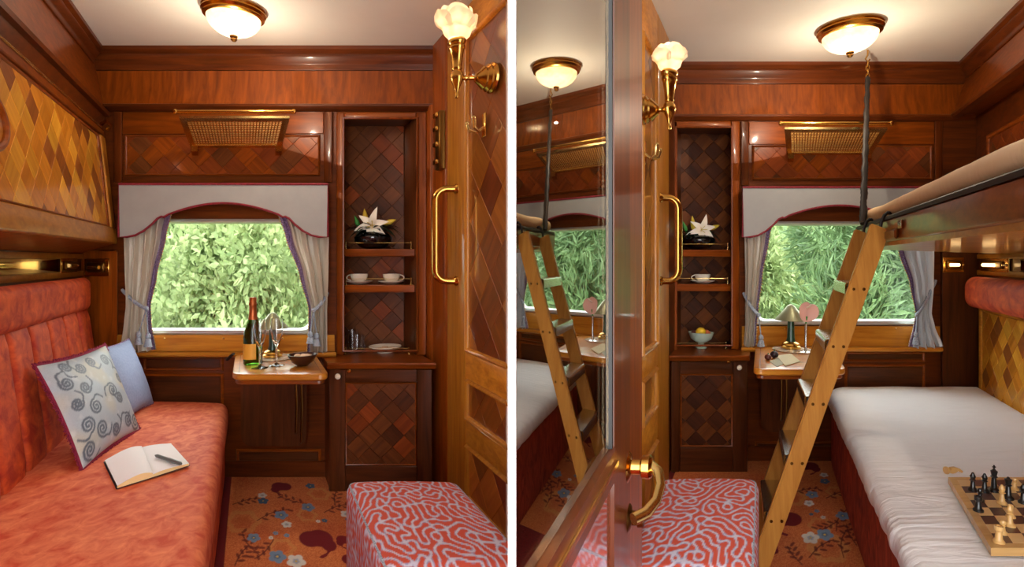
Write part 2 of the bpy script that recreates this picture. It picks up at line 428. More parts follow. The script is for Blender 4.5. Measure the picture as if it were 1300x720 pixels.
wall_lr = side_wall(L, 'wall_right_1', 1.03, 1.06, 2.28, 3.5)
wall_rl = side_wall(R, 'wall_left_2', -.55, -.5315, 2.28, 3.6)

def run_u(prof, u0, u1, name, mat, parent, room):          # profile (v, w) drawn along the back wall
    return MB().prism([(u0, v, w) for v, w in prof], [(u1, v, w) for v, w in prof]).build(name, mat, parent, room)
def run_v(prof, v0, v1, name, mat, parent, room):          # profile (u, w) drawn along a side wall
    return MB().prism([(u, v0, w) for u, w in prof], [(u, v1, w) for u, w in prof]).build(name, mat, parent, room)
def cornice_prof(a, sgn, z0, z1, d):
    """a = wall plane, grows by d in direction sgn; z0 bottom, z1 ceiling"""
    h = z1 - z0
    pts = [(0, 0), (.18, 0), (.25, .10), (.22, .22), (.30, .30), (.62, .52), (.68, .62), (.62, .70), (.80, .78), (.95, .84), (1, 1), (0, 1)]
    return [(a + sgn * p * d, z0 + q * h) for p, q in pts]

def back_trim(room, vb, wall, u0, u1, yc, yf, yl, pan, tone_seed):
    z = lambda y: room.w(y, vb)
    run_u(cornice_prof(vb, -1, z(yc[1]), CEIL, .06), u0, u1, 'cornice', 'mahogany_dark_x', wall, room)
    # coved frieze board
    h0, h1 = z(yf[1]), z(yf[0]); n = 8
    prof = [(vb, h0)] + [(vb - .012 - .022 * (1 - math.sin(math.pi * .5 * t / n)), h0 + (h1 - h0) * t / n) for t in range(n + 1)] + [(vb, h1)]
    run_u(prof, u0, u1, 'frieze_board', 'mahogany_z', wall, room)
    l0, l1 = z(yl[1]), z(yl[0])
    run_u([(vb, l0), (vb - .02, l0), (vb - .034, l0 + (l1 - l0) * .3), (vb - .046, l0 + (l1 - l0) * .55), (vb - .046, l1 - .004), (vb - .036, l1), (vb, l1)],
          u0, u1, 'ledge_moulding', 'mahogany_dark_x', wall, room)
    # sunk panel with a parquet of small diamonds above the window
    x0, x1 = room.u(pan[0], vb), room.u(pan[2], vb); y0, y1 = z(pan[3]), z(pan[1])
    fr = Frame(room.m(x0, vb, y0), (1, 0, 0), (0, 0, 1))
    W, H = x1 - x0, y1 - y0
    moulding(fr, -.012, W + .012, -.012, H + .012, .014, .012, 'panel_moulding', 'mahogany_x', wall)
    parquet(fr, W, H, .092, ['tile_red', 'tile_red', 'tile_walnut', 'mahogany_x'], wall, tone_seed)
    # board between ledge and panel, and stiles at both ends
    for xa, xb in ((u0 if False else x0 - .075, x0 - .03), (x1 + .03, x1 + .075)):
        rbx('stile', 'mahogany_dark_z', wall, room, xa, xb, vb - .014, vb, z(232 if room is L else 236), l0 - .002)
    rbx('rail', 'mahogany_x', wall, room, x0 - .028, x1 + .028, vb - .008, vb, y1 + .016, l0 - .004)
back_trim(L, VBL, wall_bl, -.87, 1.03, (65, 90), (91, 134), (134, 142), (162, 174, 404, 221), 3)
back_trim(R, VBR, wall_br, -.53, 1.25, (83, 107), (108, 147), (147, 154), (957, 187, 1180, 226), 5)

# wainscot below the windows
def wainscot(room, vb, wall, pan, sill_y, x0p, x1p):
    z = lambda y: room.w(y, vb); u = lambda x: room.u(x, vb)
    s = z(sill_y)
    run_u([(vb, s - .03), (vb - .05, s - .03), (vb - .075, s - .022), (vb - .08, s - .012), (vb - .074, s), (vb, s)], u(x0p), u(x1p), 'window_sill', 'honey_x', wall, room)
    hh = .088 if room is L else .118
    run_u([(vb, s + .002), (vb - .03, s + .002), (vb - .022, s + .03), (vb - .018, s + hh), (vb, s + hh)], u(x0p), u(x1p), 'sill_board', 'honey_x', wall, room)
    for p in pan:
        x0, x1, y0, y1 = u(p[0]), u(p[2]), z(p[3]), z(p[1]); fr = Frame(room.m(x0, vb, y0), (1, 0, 0), (0, 0, 1))
        moulding(fr, 0, x1 - x0, 0, y1 - y0, .016, .01, 'panel_moulding', 'mahogany_x', wall)
        frame_box(fr, .02, x1 - x0 - .02, .02, y1 - y0 - .02, 0, .004, 'wainscot_panel', 'walnut_x', wall, .002)
    rbx('skirting', 'mahogany_dark_x', wall, room, u(x0p), u(x1p), vb - .02, vb, 0, .09, bev=.005)
wainscot(L, VBL, wall_bl, [(182, 474, 284, 540), (182, 452, 284, 471), (300, 570, 408, 592)], 445, 150, 424)
wainscot(R, VBR, wall_br, [(1072, 462, 1174, 540), (1072, 446, 1174, 460), (958, 560, 1060, 574)], 439, 942, 1192)

# windows: metal frame with round corners, one pane
def rrect(x0, x1, y0, y1, r, n=6):
    pts = []
    for cx, cy, a in ((x1 - r, y1 - r, 0), (x0 + r, y1 - r, 90), (x0 + r, y0 + r, 180), (x1 - r, y0 + r, 270)):
        for i in range(n + 1):
            t = math.radians(a + 90 * i / n); pts.append((cx + r * math.cos(t), cy + r * math.sin(t)))
    return pts
def window(room, vb, name, op, label):
    u = lambda x: room.u(x, vb); z = lambda y: room.w(y, vb)
    x0, x1, y0, y1 = u(op[0]), u(op[2]), z(op[3]), z(op[1])
    e = empty(name, room.m((x0 + x1) / 2, vb, y0), kind='structure'); e['label'] = label
    out = rrect(x0 - .004, x1 + .004, y0 - .004, y1 + .004, .012); inn = rrect(x0 + .028, x1 - .028, y0 + .028, y1 - .02, .05)
    mb = MB(); n = len(out); vs = []
    rings = [(out, vb + .05), (out, vb - .004), (rrect(x0 + .006, x1 - .006, y0 + .006, y1 - .006, .02), vb - .016), (rrect(x0 + .022, x1 - .022, y0 + .022, y1 - .014, .045), vb - .012), (inn, vb + .004), (inn, vb + .05)]
    for ring, v in rings: vs += [(p[0], v, p[1]) for p in ring]
    fs = []
    for k in range(len(rings)):
        k2 = (k + 1) % len(rings)
        for i in range(n):
            j = (i + 1) % n; fs.append((k * n + i, k * n + j, k2 * n + j, k2 * n + i))
    mb._add(vs, fs); fm = mb.build('metal_frame', 'window_metal', e, room)
    MB().prism([(p[0], vb + .030, p[1]) for p in rrect(x0 + .02, x1 - .02, y0 + .02, y1 - .012, .03)],
               [(p[0], vb + .034, p[1]) for p in rrect(x0 + .02, x1 - .02, y0 + .02, y1 - .012, .03)]).build('pane', 'window_glass', e, room, smooth=False)
    for q in (.18, .5, .82):
        mb = MB().lathe([(.007, 0), (.0065, .003), (.004, .005), (.0001, .0055)], seg=10)
        xx = x0 + (x1 - x0) * q; mb.v = [(xx + p[0], vb - .02 - p[2] - .0, y0 - .022 + p[1]) for p in mb.v]
        mb.build('screw', 'brass_pale', e, room)
window(L, VBL, 'window_1', (168, 279, 400, 424), 'wide train window with blurred green trees outside, above the champagne table')
window(R, VBR, 'window_2', (956, 282, 1176, 412), 'wide train window behind the wooden ladder')

# ------------------------------------------------------------------ side bulkheads under the ceiling
# left compartment: frieze above the folded bunk
wl = run_v([(WLU, 2.0), (-.79, 2.0), (-.80, 2.02), (-.86, CEIL - .09), (-.86, CEIL), (WLU, CEIL)], .2, VBL, 'bulkhead', 'mahogany_y', wall_ll, L)
run_v(cornice_prof(-.86, 1, CEIL - .095, CEIL, .055), .2, VBL - .05, 'cornice', 'mahogany_dark_y', wall_ll, L)
run_v([(-.80, 1.985), (-.772, 1.985), (-.766, 2.0), (-.776, 2.012), (-.79, 2.024), (-.81, 2.03)], .2, VBL - .03, 'ledge_moulding', 'mahogany_dark_y', wall_ll, L)
run_v([(WLU, 1.9), (-.83, 1.9), (-.80, 1.985), (WLU, 1.985)], .2, VBL - .02, 'sloping_board', 'mahogany_dark_y', wall_ll, L)  # dark mahogany strip sloping between bunk top and ledge
# gilt scrollwork on the frieze
mb = MB(); fz = Frame(L.m(-.845, 1.98, 2.17), L.d, L.m(-.86, 0, CEIL - .09) - L.m(-.80, 0, 2.02))
for q in range(4):
    pts = []
    for i in range(14):
        a = i / 13 * 5.2 + q * 1.7; r = .006 + .02 * i / 13; pts.append(fz.p(.05 * q + r * math.cos(a), .012 * (-1) ** q + r * math.sin(a), -.004))
    mb.tube(pts, .0016, 5)
gilt = mb.build('gilt_scroll', 'gilt', wall_ll); gilt['kind'] = 'stuff'
# right compartment: deeper box bulkhead
run_v([(1.12, 2.058), (WRU, 2.058), (WRU, CEIL), (1.20, CEIL), (1.20, CEIL - .09)], .2, VBR, 'bulkhead', 'mahogany_y', wall_rr, R)
run_v(cornice_prof(1.20, -1, CEIL - .095, CEIL, .055), .2, VBR - .05, 'cornice', 'mahogany_dark_y', wall_rr, R)
run_v([(1.125, 2.07), (1.108, 2.066), (1.102, 2.052), (1.11, 2.04), (1.15, 2.036), (1.15, 2.058)], .2, VBR - .03, 'ledge_moulding', 'mahogany_dark_y', wall_rr, R)

# exposed side walls: strip with mirror and reading lamp, parquet panels
def frame_side(room, u, v0, w0, inward):
    """panel frame on a side wall; x runs so that the normal looks into the room"""
    if inward > 0: return Frame(room.m(u, v0, w0), -room.d, (0, 0, 1)) if False else Frame(room.m(u, v0, w0), room.d * 1, (0, 0, 1))
    return Frame(room.m(u, v0, w0), -room.d, (0, 0, 1))
# right wall, above lower bed: parquet panel between headrest and bed
fr = Frame(R.m(WRU, 3.2, .40), -R.d, (0, 0, 1)); Wp = (3.2 - 1.75) * R.len; Hp = .50
moulding(fr, -.03, Wp + .03, -.03, Hp + .03, .03, .014, 'panel_moulding', 'honey_y', wall_rr)
parquet(fr, Wp, Hp, .088, ['tile_gold', 'tile_gold', 'tile_gold', 'tile_amber', 'tile_amber', 'tile_brown'], wall_rr, 21)
# right wall above the bunk: dark panel
fr = Frame(R.m(WRU, 3.1, 1.58), -R.d, (0, 0, 1)); Wp = (3.1 - 2.2) * R.len
moulding(fr, -.03, Wp + .03, -.03, .33, .03, .012, 'panel_moulding', 'mahogany_y', wall_rr)
parquet(fr, Wp, .30, .09, ['tile_red', 'tile_walnut', 'tile_red'], wall_rr, 22)
for room, u, sg, wall, nm in ((L, WLU, 1, wall_ll, 'l'), (R, WRU, -1, wall_rr, 'r')):
    vb = VBL if room is L else VBR
    lo, hi = min(u, u + sg * .012), max(u, u + sg * .012)
    rbx('strip_rail', 'honey_y', wall, room, lo, hi, .4, vb - .02, 1.205, 1.232)
    rbx('strip_rail', 'honey_y', wall, room, lo, hi, .4, vb - .02, 1.112, 1.141)
    mlo, mhi = min(u, u + sg * .005), max(u, u + sg * .005)
    va = 2.66 if room is L else 2.72
    rbx('mirror_strip', 'mirror', wall, room, mlo, mhi, .4, va, 1.142, 1.204, bev=.001)
# panels at the far corner that carry the frontal sockets
rbx('corner_stile', 'mahogany_z', wall_bl, L, WLU, L.u(149, VBL - .02), VBL - .03, VBL, .42, 1.25)
rbx('corner_stile', 'walnut_z', wall_br, R, R.u(1196, VBR - .03), WRU, VBR - .04, VBR, .3, 1.27)

# ------------------------------------------------------------------ carpets
def hex_noise(U, V, sc, seed=0):
    out = np.zeros(U.shape)
    for i in range(6):
        a = seed * 1.3 + i * 2.1; f = sc * (1 + .37 * i)
        out += np.sin(U * f * math.cos(a) + V * f * math.sin(a) + i * 1.7 + seed) / 6
    return out
def mixc(c, col, m): c[:] = c * (1 - m[:, None]) + np.array(col[:3])[None] * m[:, None]
def ss(e0, e1, x): t = np.clip((x - e0) / (e1 - e0), 0, 1); return t * t * (3 - 2 * t)
def carpet(room, u0, u1, v0, v1, flowers, scrolls, leaves, rings, border, label):
    st = .0038; nu = int((u1 - u0) / st); nv = int((v1 - v0) / (st * 1.25))
    uu = np.linspace(u0, u1, nu + 1); vv = np.linspace(v0, v1, nv + 1); U, V = [a.ravel() for a in np.meshgrid(uu, vv)]
    c = np.zeros((U.size, 3)); g = rng.random(U.size)
    base = np.array(srgb(222, 104, 46)[:3]); lite = np.array(srgb(248, 166, 92)[:3]); deep = np.array(srgb(172, 54, 24)[:3])
    n = hex_noise(U, V, 9, 2) * .5 + .5; t = np.clip(.55 * g + .5 * n - .05, 0, 1)[:, None]
    c[:] = deep * (1 - t) + lite * t; c[:] = c * .75 + base * .25
    def loc(px, py):
        v = EYE * F / (py - 330); return room.u(px, v), v
    K = 1.35                                   # the pattern runs long in the walking direction
    for px, py, r in rings:
        a, b = loc(px, py); d = np.hypot(U - a, (V - b) / K); th = np.arctan2((V - b) / K, U - a)
        rr = r * (1 + .10 * np.cos(6 * th)); mixc(c, srgb(222, 162, 84), (ss(rr, rr * .9, d) - ss(rr * .66, rr * .58, d)) * .45); mixc(c, srgb(196, 92, 40), ss(rr * .45, rr * .35, d) * .4)
    for px, py, ang, ln in leaves:
        a, b = loc(px, py)
        for k in range(7):
            s = ln * (k + .5) / 7; sd = 1 if k % 2 else -1; lx = a + math.cos(ang) * s; ly = b + math.sin(ang) * s * K; la = ang + sd * .9
            x = (U - lx) * math.cos(la) + (V - ly) / K * math.sin(la) - .016; y = -(U - lx) * math.sin(la) + (V - ly) / K * math.cos(la)
            mixc(c, srgb(112, 34, 22), ss(1, .7, np.hypot(x / .019, y / .008)) * .85)
        x = (U - a) * math.cos(ang) + (V - b) / K * math.sin(ang); y = -(U - a) * math.sin(ang) + (V - b) / K * math.cos(ang)
        mixc(c, srgb(100, 32, 22), ss(.004, .002, np.abs(y - .012 * np.sin(x * 22))) * (x > -.02) * (x < ln) * .85)
    for px, py, sc, fl in scrolls:              # wine-red acanthus scroll
        a, b = loc(px, py)
        for k in range(46):
            q = k / 45; th = .2 + q * 4.3; r = sc * (.25 + .75 * q) * .62; cx = a + fl * r * math.cos(th); cy = b + r * math.sin(th) * K
            w = sc * (.30 * math.sin(math.pi * min(1, q * 1.05 + .08)) + .05) * (1 + .35 * math.cos(q * 26))
            mixc(c, srgb(120, 10, 22), ss(w, w * .86, np.hypot(U - cx, (V - cy) / K)))
    for px, py, r, kind in flowers:
        a, b = loc(px, py); d = np.hypot(U - a, (V - b) / K); th = np.arctan2((V - b) / K, U - a) + px
        rr = r * (.72 + .28 * np.abs(np.cos(2.5 * th))); col = {'b': srgb(122, 148, 176), 'w': srgb(232, 226, 214), 'd': srgb(74, 104, 130)}[kind]
        mixc(c, col, ss(rr, rr * .88, d)); mixc(c, srgb(80, 96, 120) if kind != 'w' else srgb(120, 150, 186), ss(rr * .5, rr * .2, d) * .7)
        mixc(c, srgb(226, 190, 90), ss(r * .16, r * .1, d))
    if border: mixc(c, srgb(112, 12, 18), (U < border).astype(float))
    mb = MB(); mb.v = [(a, b, 0.004) for a, b in zip(U, V)]
    mb.f = [(j * (nu + 1) + i, j * (nu + 1) + i + 1, (j + 1) * (nu + 1) + i + 1, (j + 1) * (nu + 1) + i) for j in range(nv) for i in range(nu)]
    o = mb.build('carpet', 'carpet', None, room, smooth=False, cols=c)
    return tag(o, label, 'carpet')
carpet(L, -.14, .62, 1.98, VBL - .02,
       [(333, 630, .026, 'w'), (334, 637, .03, 'd'), (357, 655, .036, 'b'), (364, 667, .026, 'w'), (391, 645, .036, 'b'), (322, 684, .032, 'b'), (352, 708, .040, 'b'), (376, 714, .042, 'w'),
        (440, 654, .032, 'w'), (446, 662, .03, 'd'), (394, 618, .028, 'd'), (350, 678, .014, 'b'), (364, 681, .014, 'b'), (344, 684, .012, 'w'), (404, 663, .012, 'w'), (412, 662, .016, 'd')],
       [(399, 692, .125, -1), (440, 690, .06, 1), (360, 622, .09, 1), (446, 716, .07, -1)],
       [(330, 660, .5, .16), (325, 702, 2.0, .14), (415, 650, .4, .14), (385, 640, 2.6, .14), (300, 640, .3, .12), (345, 690, 4.0, .12), (300, 715, 1.0, .1), (425, 640, 1.2, .12)],
       [(308, 663, .085), (358, 697, .06), (390, 655, .05), (405, 628, .06)], -.103,
       'orange floral carpet with blue flowers beside the red sofa')
carpet(R, -.50, .40, 2.0, VBR - .02,
       [(1046, 604, .026, 'w'), (1047, 612, .03, 'd'), (1031, 629, .036, 'b'), (1027, 640, .028, 'w'), (1070, 656, .036, 'b'), (1047, 680, .042, 'b'), (1029, 684, .042, 'w'), (1002, 622, .03, 'b'),
        (1045, 658, .014, 'w'), (1037, 650, .014, 'b'), (1030, 654, .012, 'd')],
       [(1002, 666, .125, 1), (975, 700, .06, -1), (1025, 596, .10, -1)],
       [(1052, 632, .4, .16), (1062, 672, 1.1, .16), (1070, 705, 1.3, .16), (1030, 706, .7, .14), (1012, 625, .2, .12), (1060, 665, 3.6, .1), (1085, 690, 1.6, .12), (1015, 715, 1.9, .1)],
       [(1042, 668, .06), (1052, 697, .09), (1005, 632, .08), (1060, 625, .05)], None,
       'orange floral carpet with blue flowers between the ladder and the white bed')
# ------------------------------------------------------------------ built-in display cabinets
def cabinet(room, vb, vf, up, op, low, lowy, ctop, shelves, pan, knob, lock, seed, tones, label, u_min=None, mode='rand'):
    U = lambda x, v=vb: room.u(x, v); Z = lambda y, v=vb: room.w(y, v); DEP = .24
    u0, u1 = U(up[0]), U(up[1]); a0, a1 = U(op[0]), U(op[2]); z0, z1 = ctop, Z(op[1]); zt = Z(op[1] - 9)
    l0, l1 = room.u(low[0], vf), room.u(low[1], vf)
    if u_min is not None: u0 = max(u0, u_min); l0 = max(l0, u_min)
    e = empty('display_cabinet', room.m((l0 + l1) / 2, vf, 0), label, 'cabinet')
    # upper niche
    rbx('side_panel', 'walnut_z', e, room, a0 - .02, a0, vb + .002, vb + DEP, z0 + .001, z1 + .02)
    rbx('side_panel', 'walnut_z', e, room, a1, a1 + .02, vb + .002, vb + DEP, z0 + .001, z1 + .02)
    rbx('top_panel', 'walnut_x', e, room, a0 - .02, a1 + .02, vb + .002, vb + DEP, z1 + .02, z1 + .04)
    bp = rbx('back_panel', 'walnut_z', e, room, a0, a1, vb + DEP - .012, vb + DEP, z0, z1 + .02)
    fr = Frame(room.m(a0 + .004, vb + DEP - .012, z0), (1, 0, 0), (0, 0, 1))
    parquet(fr, a1 - a0 - .008, z1 + .02 - z0, .088, tones, bp, seed, mode=mode)
    # face frame
    rbx('stile', 'mahogany_z', e, room, u0, a0, vb - .012, vb + .002, z0 + .001, zt, bev=.006)
    rbx('stile', 'mahogany_z', e, room, a1, u1, vb - .012, vb + .002, z0 + .001, zt, bev=.006)
    rbx('top_rail', 'mahogany_x', e, room, a0, a1, vb - .012, vb + .002, z1, zt, bev=.006)
    fro = Frame(room.m(u0, vb - .012, z0), (1, 0, 0), (0, 0, 1))
    moulding(fro, a0 - u0 - .012, a1 - u0 + .012, .02, z1 - z0 + .012, .012, .008, 'bead_moulding', 'honey_z' if False else 'mahogany_z', e)
    for zz in shelves:
        s = rbx('shelf', 'mahogany_x', e, room, a0 + .001, a1 - .001, vb + .012, vb + DEP - .017, zz - .042, zz, bev=.004)
        mb = MB().tube([(a0 + .012, vb + .024, zz + .034), (a1 - .02, vb + .024, zz + .034)], .0013, 6)
        for q in (a0 + .012, a1 - .02): mb.lathe([(.006, 0), (.006, .003), (.003, .006), (.003, .03), (.005, .034), (.004, .040), (.0001, .043)], (q, vb + .024, zz), 8)
        mb.build('gallery_rail', 'brass_pale', s, room)
    # counter and lower cupboard
    ct = MB().prism([(l0 - .012, v, w) for v, w in ((vf - .022, ctop - .008), (vf - .018, ctop), (vb + DEP, ctop), (vb + DEP, ctop - .032), (vf - .008, ctop - .032), (vf - .016, ctop - .02))],
                    [(l1 + .012, v, w) for v, w in ((vf - .022, ctop - .008), (vf - .018, ctop), (vb + DEP, ctop), (vb + DEP, ctop - .032), (vf - .008, ctop - .032), (vf - .016, ctop - .02))]).build('countertop', 'mahogany_x', e, room)
    mb = MB().tube([(a0 + .012, vb + .03, ctop + .034), (a1 - .03, vb + .03, ctop + .034)], .0013, 6)
    for q in (a0 + .012, a1 - .03): mb.lathe([(.006, 0), (.006, .003), (.003, .006), (.003, .03), (.005, .034), (.004, .040), (.0001, .043)], (q, vb + .03, ctop), 8)
    mb.build('gallery_rail', 'brass_pale', ct, room)
    rbx('body', 'walnut_z', e, room, l0 + .006, l1 - .006, vf + .022, vb + .2, 0, ctop - .033, bev=.004)
    p0, p1, q0, q1 = room.u(pan[0], vf), room.u(pan[2], vf), room.w(pan[3], vf), room.w(pan[1], vf)
    if u_min is not None: p0 = max(p0, u_min + .05)
    d = rbx('door_panel', 'walnut_z', e, room, p0 - .01, p1 + .01, vf + .010, vf + .02, q0 - .01, q1 + .01, bev=.001)
    fr = Frame(room.m(p0, vf + .010, q0), (1, 0, 0), (0, 0, 1)); parquet(fr, p1 - p0, q1 - q0, .084, tones, d, seed + 1, mode=mode)
    top = ctop - .036
    st0 = rbx('door_stile', 'walnut_z', e, room, l0, p0, vf, vf + .021, .0, top, bev=.005); st1 = rbx('door_stile', 'walnut_z', e, room, p1, l1, vf, vf + .021, .0, top, bev=.005)
    rbx('door_rail', 'walnut_x', e, room, p0, p1, vf + .001, vf + .021, q1, top, bev=.005); rbx('door_rail', 'walnut_x', e, room, p0, p1, vf + .001, vf + .021, .0, q0, bev=.005)
    moulding(Frame(room.m(p0, vf + .010, q0), (1, 0, 0), (0, 0, 1)), 0, p1 - p0, 0, q1 - q0, .010, .008, 'panel_moulding', 'mahogany_x', e)
    def stud(name, px, py, prof, mat):
        x, z = room.u(px, vf), room.w(py, vf); mb = MB().lathe(prof, seg=14); mb.v = [(x + p[0], vf - p[2], z + p[1]) for p in mb.v]; return mb.build(name, mat, e, room)
    stud('knob', *knob, [(.006, 0), (.006, .008), (.012, .012), (.0155, .020), (.013, .028), (.007, .032), (.0001, .033)], 'porcelain')
    stud('lock', *lock, [(.010, 0), (.010, .004), (.007, .006), (.0001, .006)], 'brass')
    return e
for room_, vb_, wall_, ua, ub_, zt_ in ((L, VBL, wall_bl, L.u(427, VBL) - .004, 1.06, L.w(143, VBL)), (R, VBR, wall_br, -.55, R.u(939, VBR) + .008, R.w(154, VBR))):
    rbx('outer_panel', 'wall_backing', wall_, room_, ua - .1, ub_, vb_ + .245, vb_ + .265, 0, CEIL, bev=0)
    rbx('header_panel', 'mahogany_x', wall_, room_, ua, ub_, vb_ + .0025, vb_ + .05, zt_ - .001, CEIL, bev=0)
    rbx('side_lining', 'wall_backing', wall_, room_, *((ua - .02, ua - .004) if room_ is L else (ub_ - .004, ub_ + .012)), vb_ + .071, vb_ + .25, 0, CEIL, bev=0)
CTL, CTR = .671, .663
SHL = [L.w(316, VBL), L.w(362, VBL)]; SHR = [R.w(317, VBR), R.w(361, VBR)]
cabinet(L, VBL, 2.847, (427, 541), (437, 152, 528, 446), (418, 549), (460, 625), CTL, SHL, (439, 486, 530, 592), (428, 477), (443, 471), 31,
        ['tile_walnut', 'tile_walnut', 'tile_walnut', 'walnut_x', 'tile_red'], 'tall built-in mahogany cabinet with two teacups on its shelf')
cabinet(R, VBR, 3.11, (838, 939), (849, 163, 928, 446), (838, 949), (453, 600), CTR, SHR, (846, 475, 930, 568), (939, 466), (925, 459), 41,
        ['tile_walnut', 'tile_dark'], 'tall built-in walnut cabinet with green fruit bowl and single teacup', u_min=-.526, mode='check')
rbx('corner_post', 'mahogany_z', wall_lr, L, L.u(541, VBL) + .001, 1.03, VBL - .06, VBL + .06, .0, L.w(136, VBL), bev=.006)

# ------------------------------------------------------------------ doors along the partition
def panel_door(room, name, u, v0, v1, side, stile_v, rails, top, seed, size, label, tones, mat='honey'):
    """leaf lying in the plane u; side=-1 faces smaller u, +1 faces larger u"""
    e = empty(name, room.m(u, (v0 + v1) / 2, 0), kind='structure'); e['label'] = label
    th = .03; lo, hi = (u, u + th) if side < 0 else (u - th, u)
    def bx(nm, m, va, vb_, wa, wb, dep=0, bev=.005):
        a, b = (lo + dep, hi) if side < 0 else (lo, hi - dep)
        return rbx(nm, m, e, room, a, b, va, vb_, wa, wb, bev=bev)
    bx('stile', mat + '_z', stile_v[0], v1, 0, CEIL - .002)
    if stile_v[1] > v0: bx('stile', mat + '_z', v0, stile_v[1], 0, CEIL - .002)
    pv0, pv1 = max(v0, stile_v[1]), stile_v[0]
    rl = sorted(rails)
    for a, b in rl: bx('rail', mat + '_y', pv0, pv1, a, b, .0015)
    for k in range(len(rl) - 1):
        wa, wb = rl[k][1], rl[k + 1][0]
        p = bx('panel', mat + '_z', pv0, pv1, wa, wb, .014, 0)
        uu = lo + .014 if side < 0 else hi - .014
        fr = Frame(room.m(uu, pv1, wa), -room.d, (0, 0, 1)) if side < 0 else Frame(room.m(uu, pv0, wa), room.d, (0, 0, 1))
        W = (pv1 - pv0) * room.len
        parquet(fr, W, wb - wa, size, tones, p, seed + k)
        moulding(fr, 0, W, 0, wb - wa, .022, .022, 'panel_moulding', mat + '_z', e)
    return e
DU = .99
# Frame normals: a x b ; for the left compartment's door the room lies towards smaller u
door_l = panel_door(L, 'door_1', DU, 1.6 if False else 2.06, 2.775, -1, (2.545, 2.06), [(0, .10), (.355, .465), (.654, .777), (2.22, CEIL - .002)], 2.22, 51, .17,
                    'honey wood door with brass pull handle beside the patterned stool', ['door_brown', 'door_amber', 'door_brown', 'door_red'])
rbx('door_jamb', 'mahogany_z', wall_lr, L, .985, 1.03, 2.79, VBL - .07, 0, CEIL - .002, bev=.008)
door_r = panel_door(R, 'door_2', -.50, 2.27, 2.90, 1, (2.60, 2.27), [(0, .10), (.36, .50), (.70, .80), (2.15, CEIL - .002)], 2.2, 61, .17,
                    'honey wood door with brass pull handle next to the walnut cabinet', ['door_gold', 'door_amber', 'door_brown'])

# panelled lining of the same wall, nearer than the door
rbx('wall_panel', 'mahogany_z', wall_rl, R, -.512, -.503, 1.12, 2.262, .0, CEIL - .002, bev=0)
parquet(Frame(R.m(-.503, 1.14, .9), R.d, (0, 0, 1)), 1.1 * R.len, 1.4, .2, ['mahogany_z', 'mahogany_z', 'tile_brown', 'tile_red'], wall_rl, 66)
# open glazed leaf standing in front of it, with a brass lever
G = Room(923); GU = -.2013; NV = .526; PV, SV, EV = .955, .965, 1.305
gd = empty('door_3', G.m(GU, 1.0, 0), kind='structure'); gd['label'] = 'open glazed mahogany door reflecting the window and ladder'
def leaf(name, mat, u0, u1, v0, v1, w0, w1, cut=False):
    if cut: pl_ = [(u1, v0), (u1, v1), (u0, v1), (u0, v0 * u0 / u1 + .002)]
    else: pl_ = [(u1, v0), (u1, v1), (u0, v1), (u0, v0)]
    return MB().prism([(a, b_, w0) for a, b_ in pl_], [(a, b_, w1) for a, b_ in pl_]).build(name, mat, gd, G, smooth=False)
leaf('stile', 'mahogany_dark_z', GU - .022, GU + .004, SV, 1.119, .0, CEIL - .004)
leaf('edge_strip', 'mahogany_z', GU - .022, GU, 1.1195, EV, .0, CEIL - .004)
leaf('glass_bead', 'rubber', GU - .016, GU + .002, PV, SV - .0005, .872, CEIL - .004)
leaf('pane', 'door_glass', GU - .008, GU - .004, NV + .012, PV - .0005, .872, CEIL - .004, True)
leaf('bottom_rail', 'mahogany_dark_y', GU - .022, GU + .008, NV - .01, SV - .0005, .818, .871, True)
leaf('rail_bead', 'brass', GU + .0085, GU + .012, NV, SV - .0005, .842, .850, True)
plain('lacquer_red', srgb(112, 50, 34), .12, coat=1.0, coatr=.03).node_tree.nodes['Principled BSDF'].inputs['Coat IOR'].default_value = 1.7
leaf('kick_panel', 'lacquer_red', GU - .018, GU - .003, NV, SV - .0005, .02, .8175, True)
def disc_u(u, v, w, prof, seg=20):
    mb = MB().lathe(prof, seg=seg); mb.v = [(u + p[2], v + p[0], w + p[1]) for p in mb.v]; return mb
hv, hw = 1.105, .785
disc_u(GU, hv, hw, [(.030, 0), (.030, .004), (.024, .008), (.015, .011), (.015, .028), (.022, .032), (.024, .046), (.019, .052), (.0001, .054)]).build('lever_rose', 'brass', gd, G)
pts = [(GU + .045, hv, hw + .006), (GU + .064, hv - .012, hw - .004), (GU + .072, hv - .04, hw - .022), (GU + .068, hv - .075, hw - .036), (GU + .054, hv - .11, hw - .043), (GU + .036, hv - .13, hw - .044)]
MB().tube(pts, [.012, .0125, .011, .0105, .012, .0115], 12, flat=.75).build('lever', 'brass_pale', gd, G)
disc_u(GU, hv + .005, hw - .105, [(.028, 0), (.028, .004), (.023, .008), (.014, .011), (.014, .02), (.018, .023), (.018, .034), (.0001, .035)]).build('thumb_turn', 'bronze', gd, G)

def pull_handle(room, parent, u, ug, v, w0, w1, rad=.0165):
    mb = MB(); r = .055 * (1 if ug > u else -1); R2 = .055
    pts = [(u, v, w0)] + [(ug - r + r * math.sin(t), v, w0 + R2 - R2 * math.cos(t)) for t in [math.pi / 2 * i / 6 for i in range(7)]]
    pts += [(ug - r + r * math.cos(t), v, w1 - R2 + R2 * math.sin(t)) for t in [math.pi / 2 * i / 6 for i in range(7)]] + [(u, v, w1)]
    h = mb.tube(pts, rad, 14).build('pull_handle', 'brass', parent, room)
    sg = 1 if ug > u else -1
    for z in (w0, w1):
        m2 = MB().lathe([(.024, 0), (.024, .006), (.017, .012), (.0155, .02), (.0001, .02)], seg=18); m2.v = [(u + sg * p[2], v + p[0], z + p[1]) for p in m2.v]
        m2.build('rose', 'brass', h, room)
pull_handle(L, door_l, DU, .885, 2.645, 1.098, 1.54)
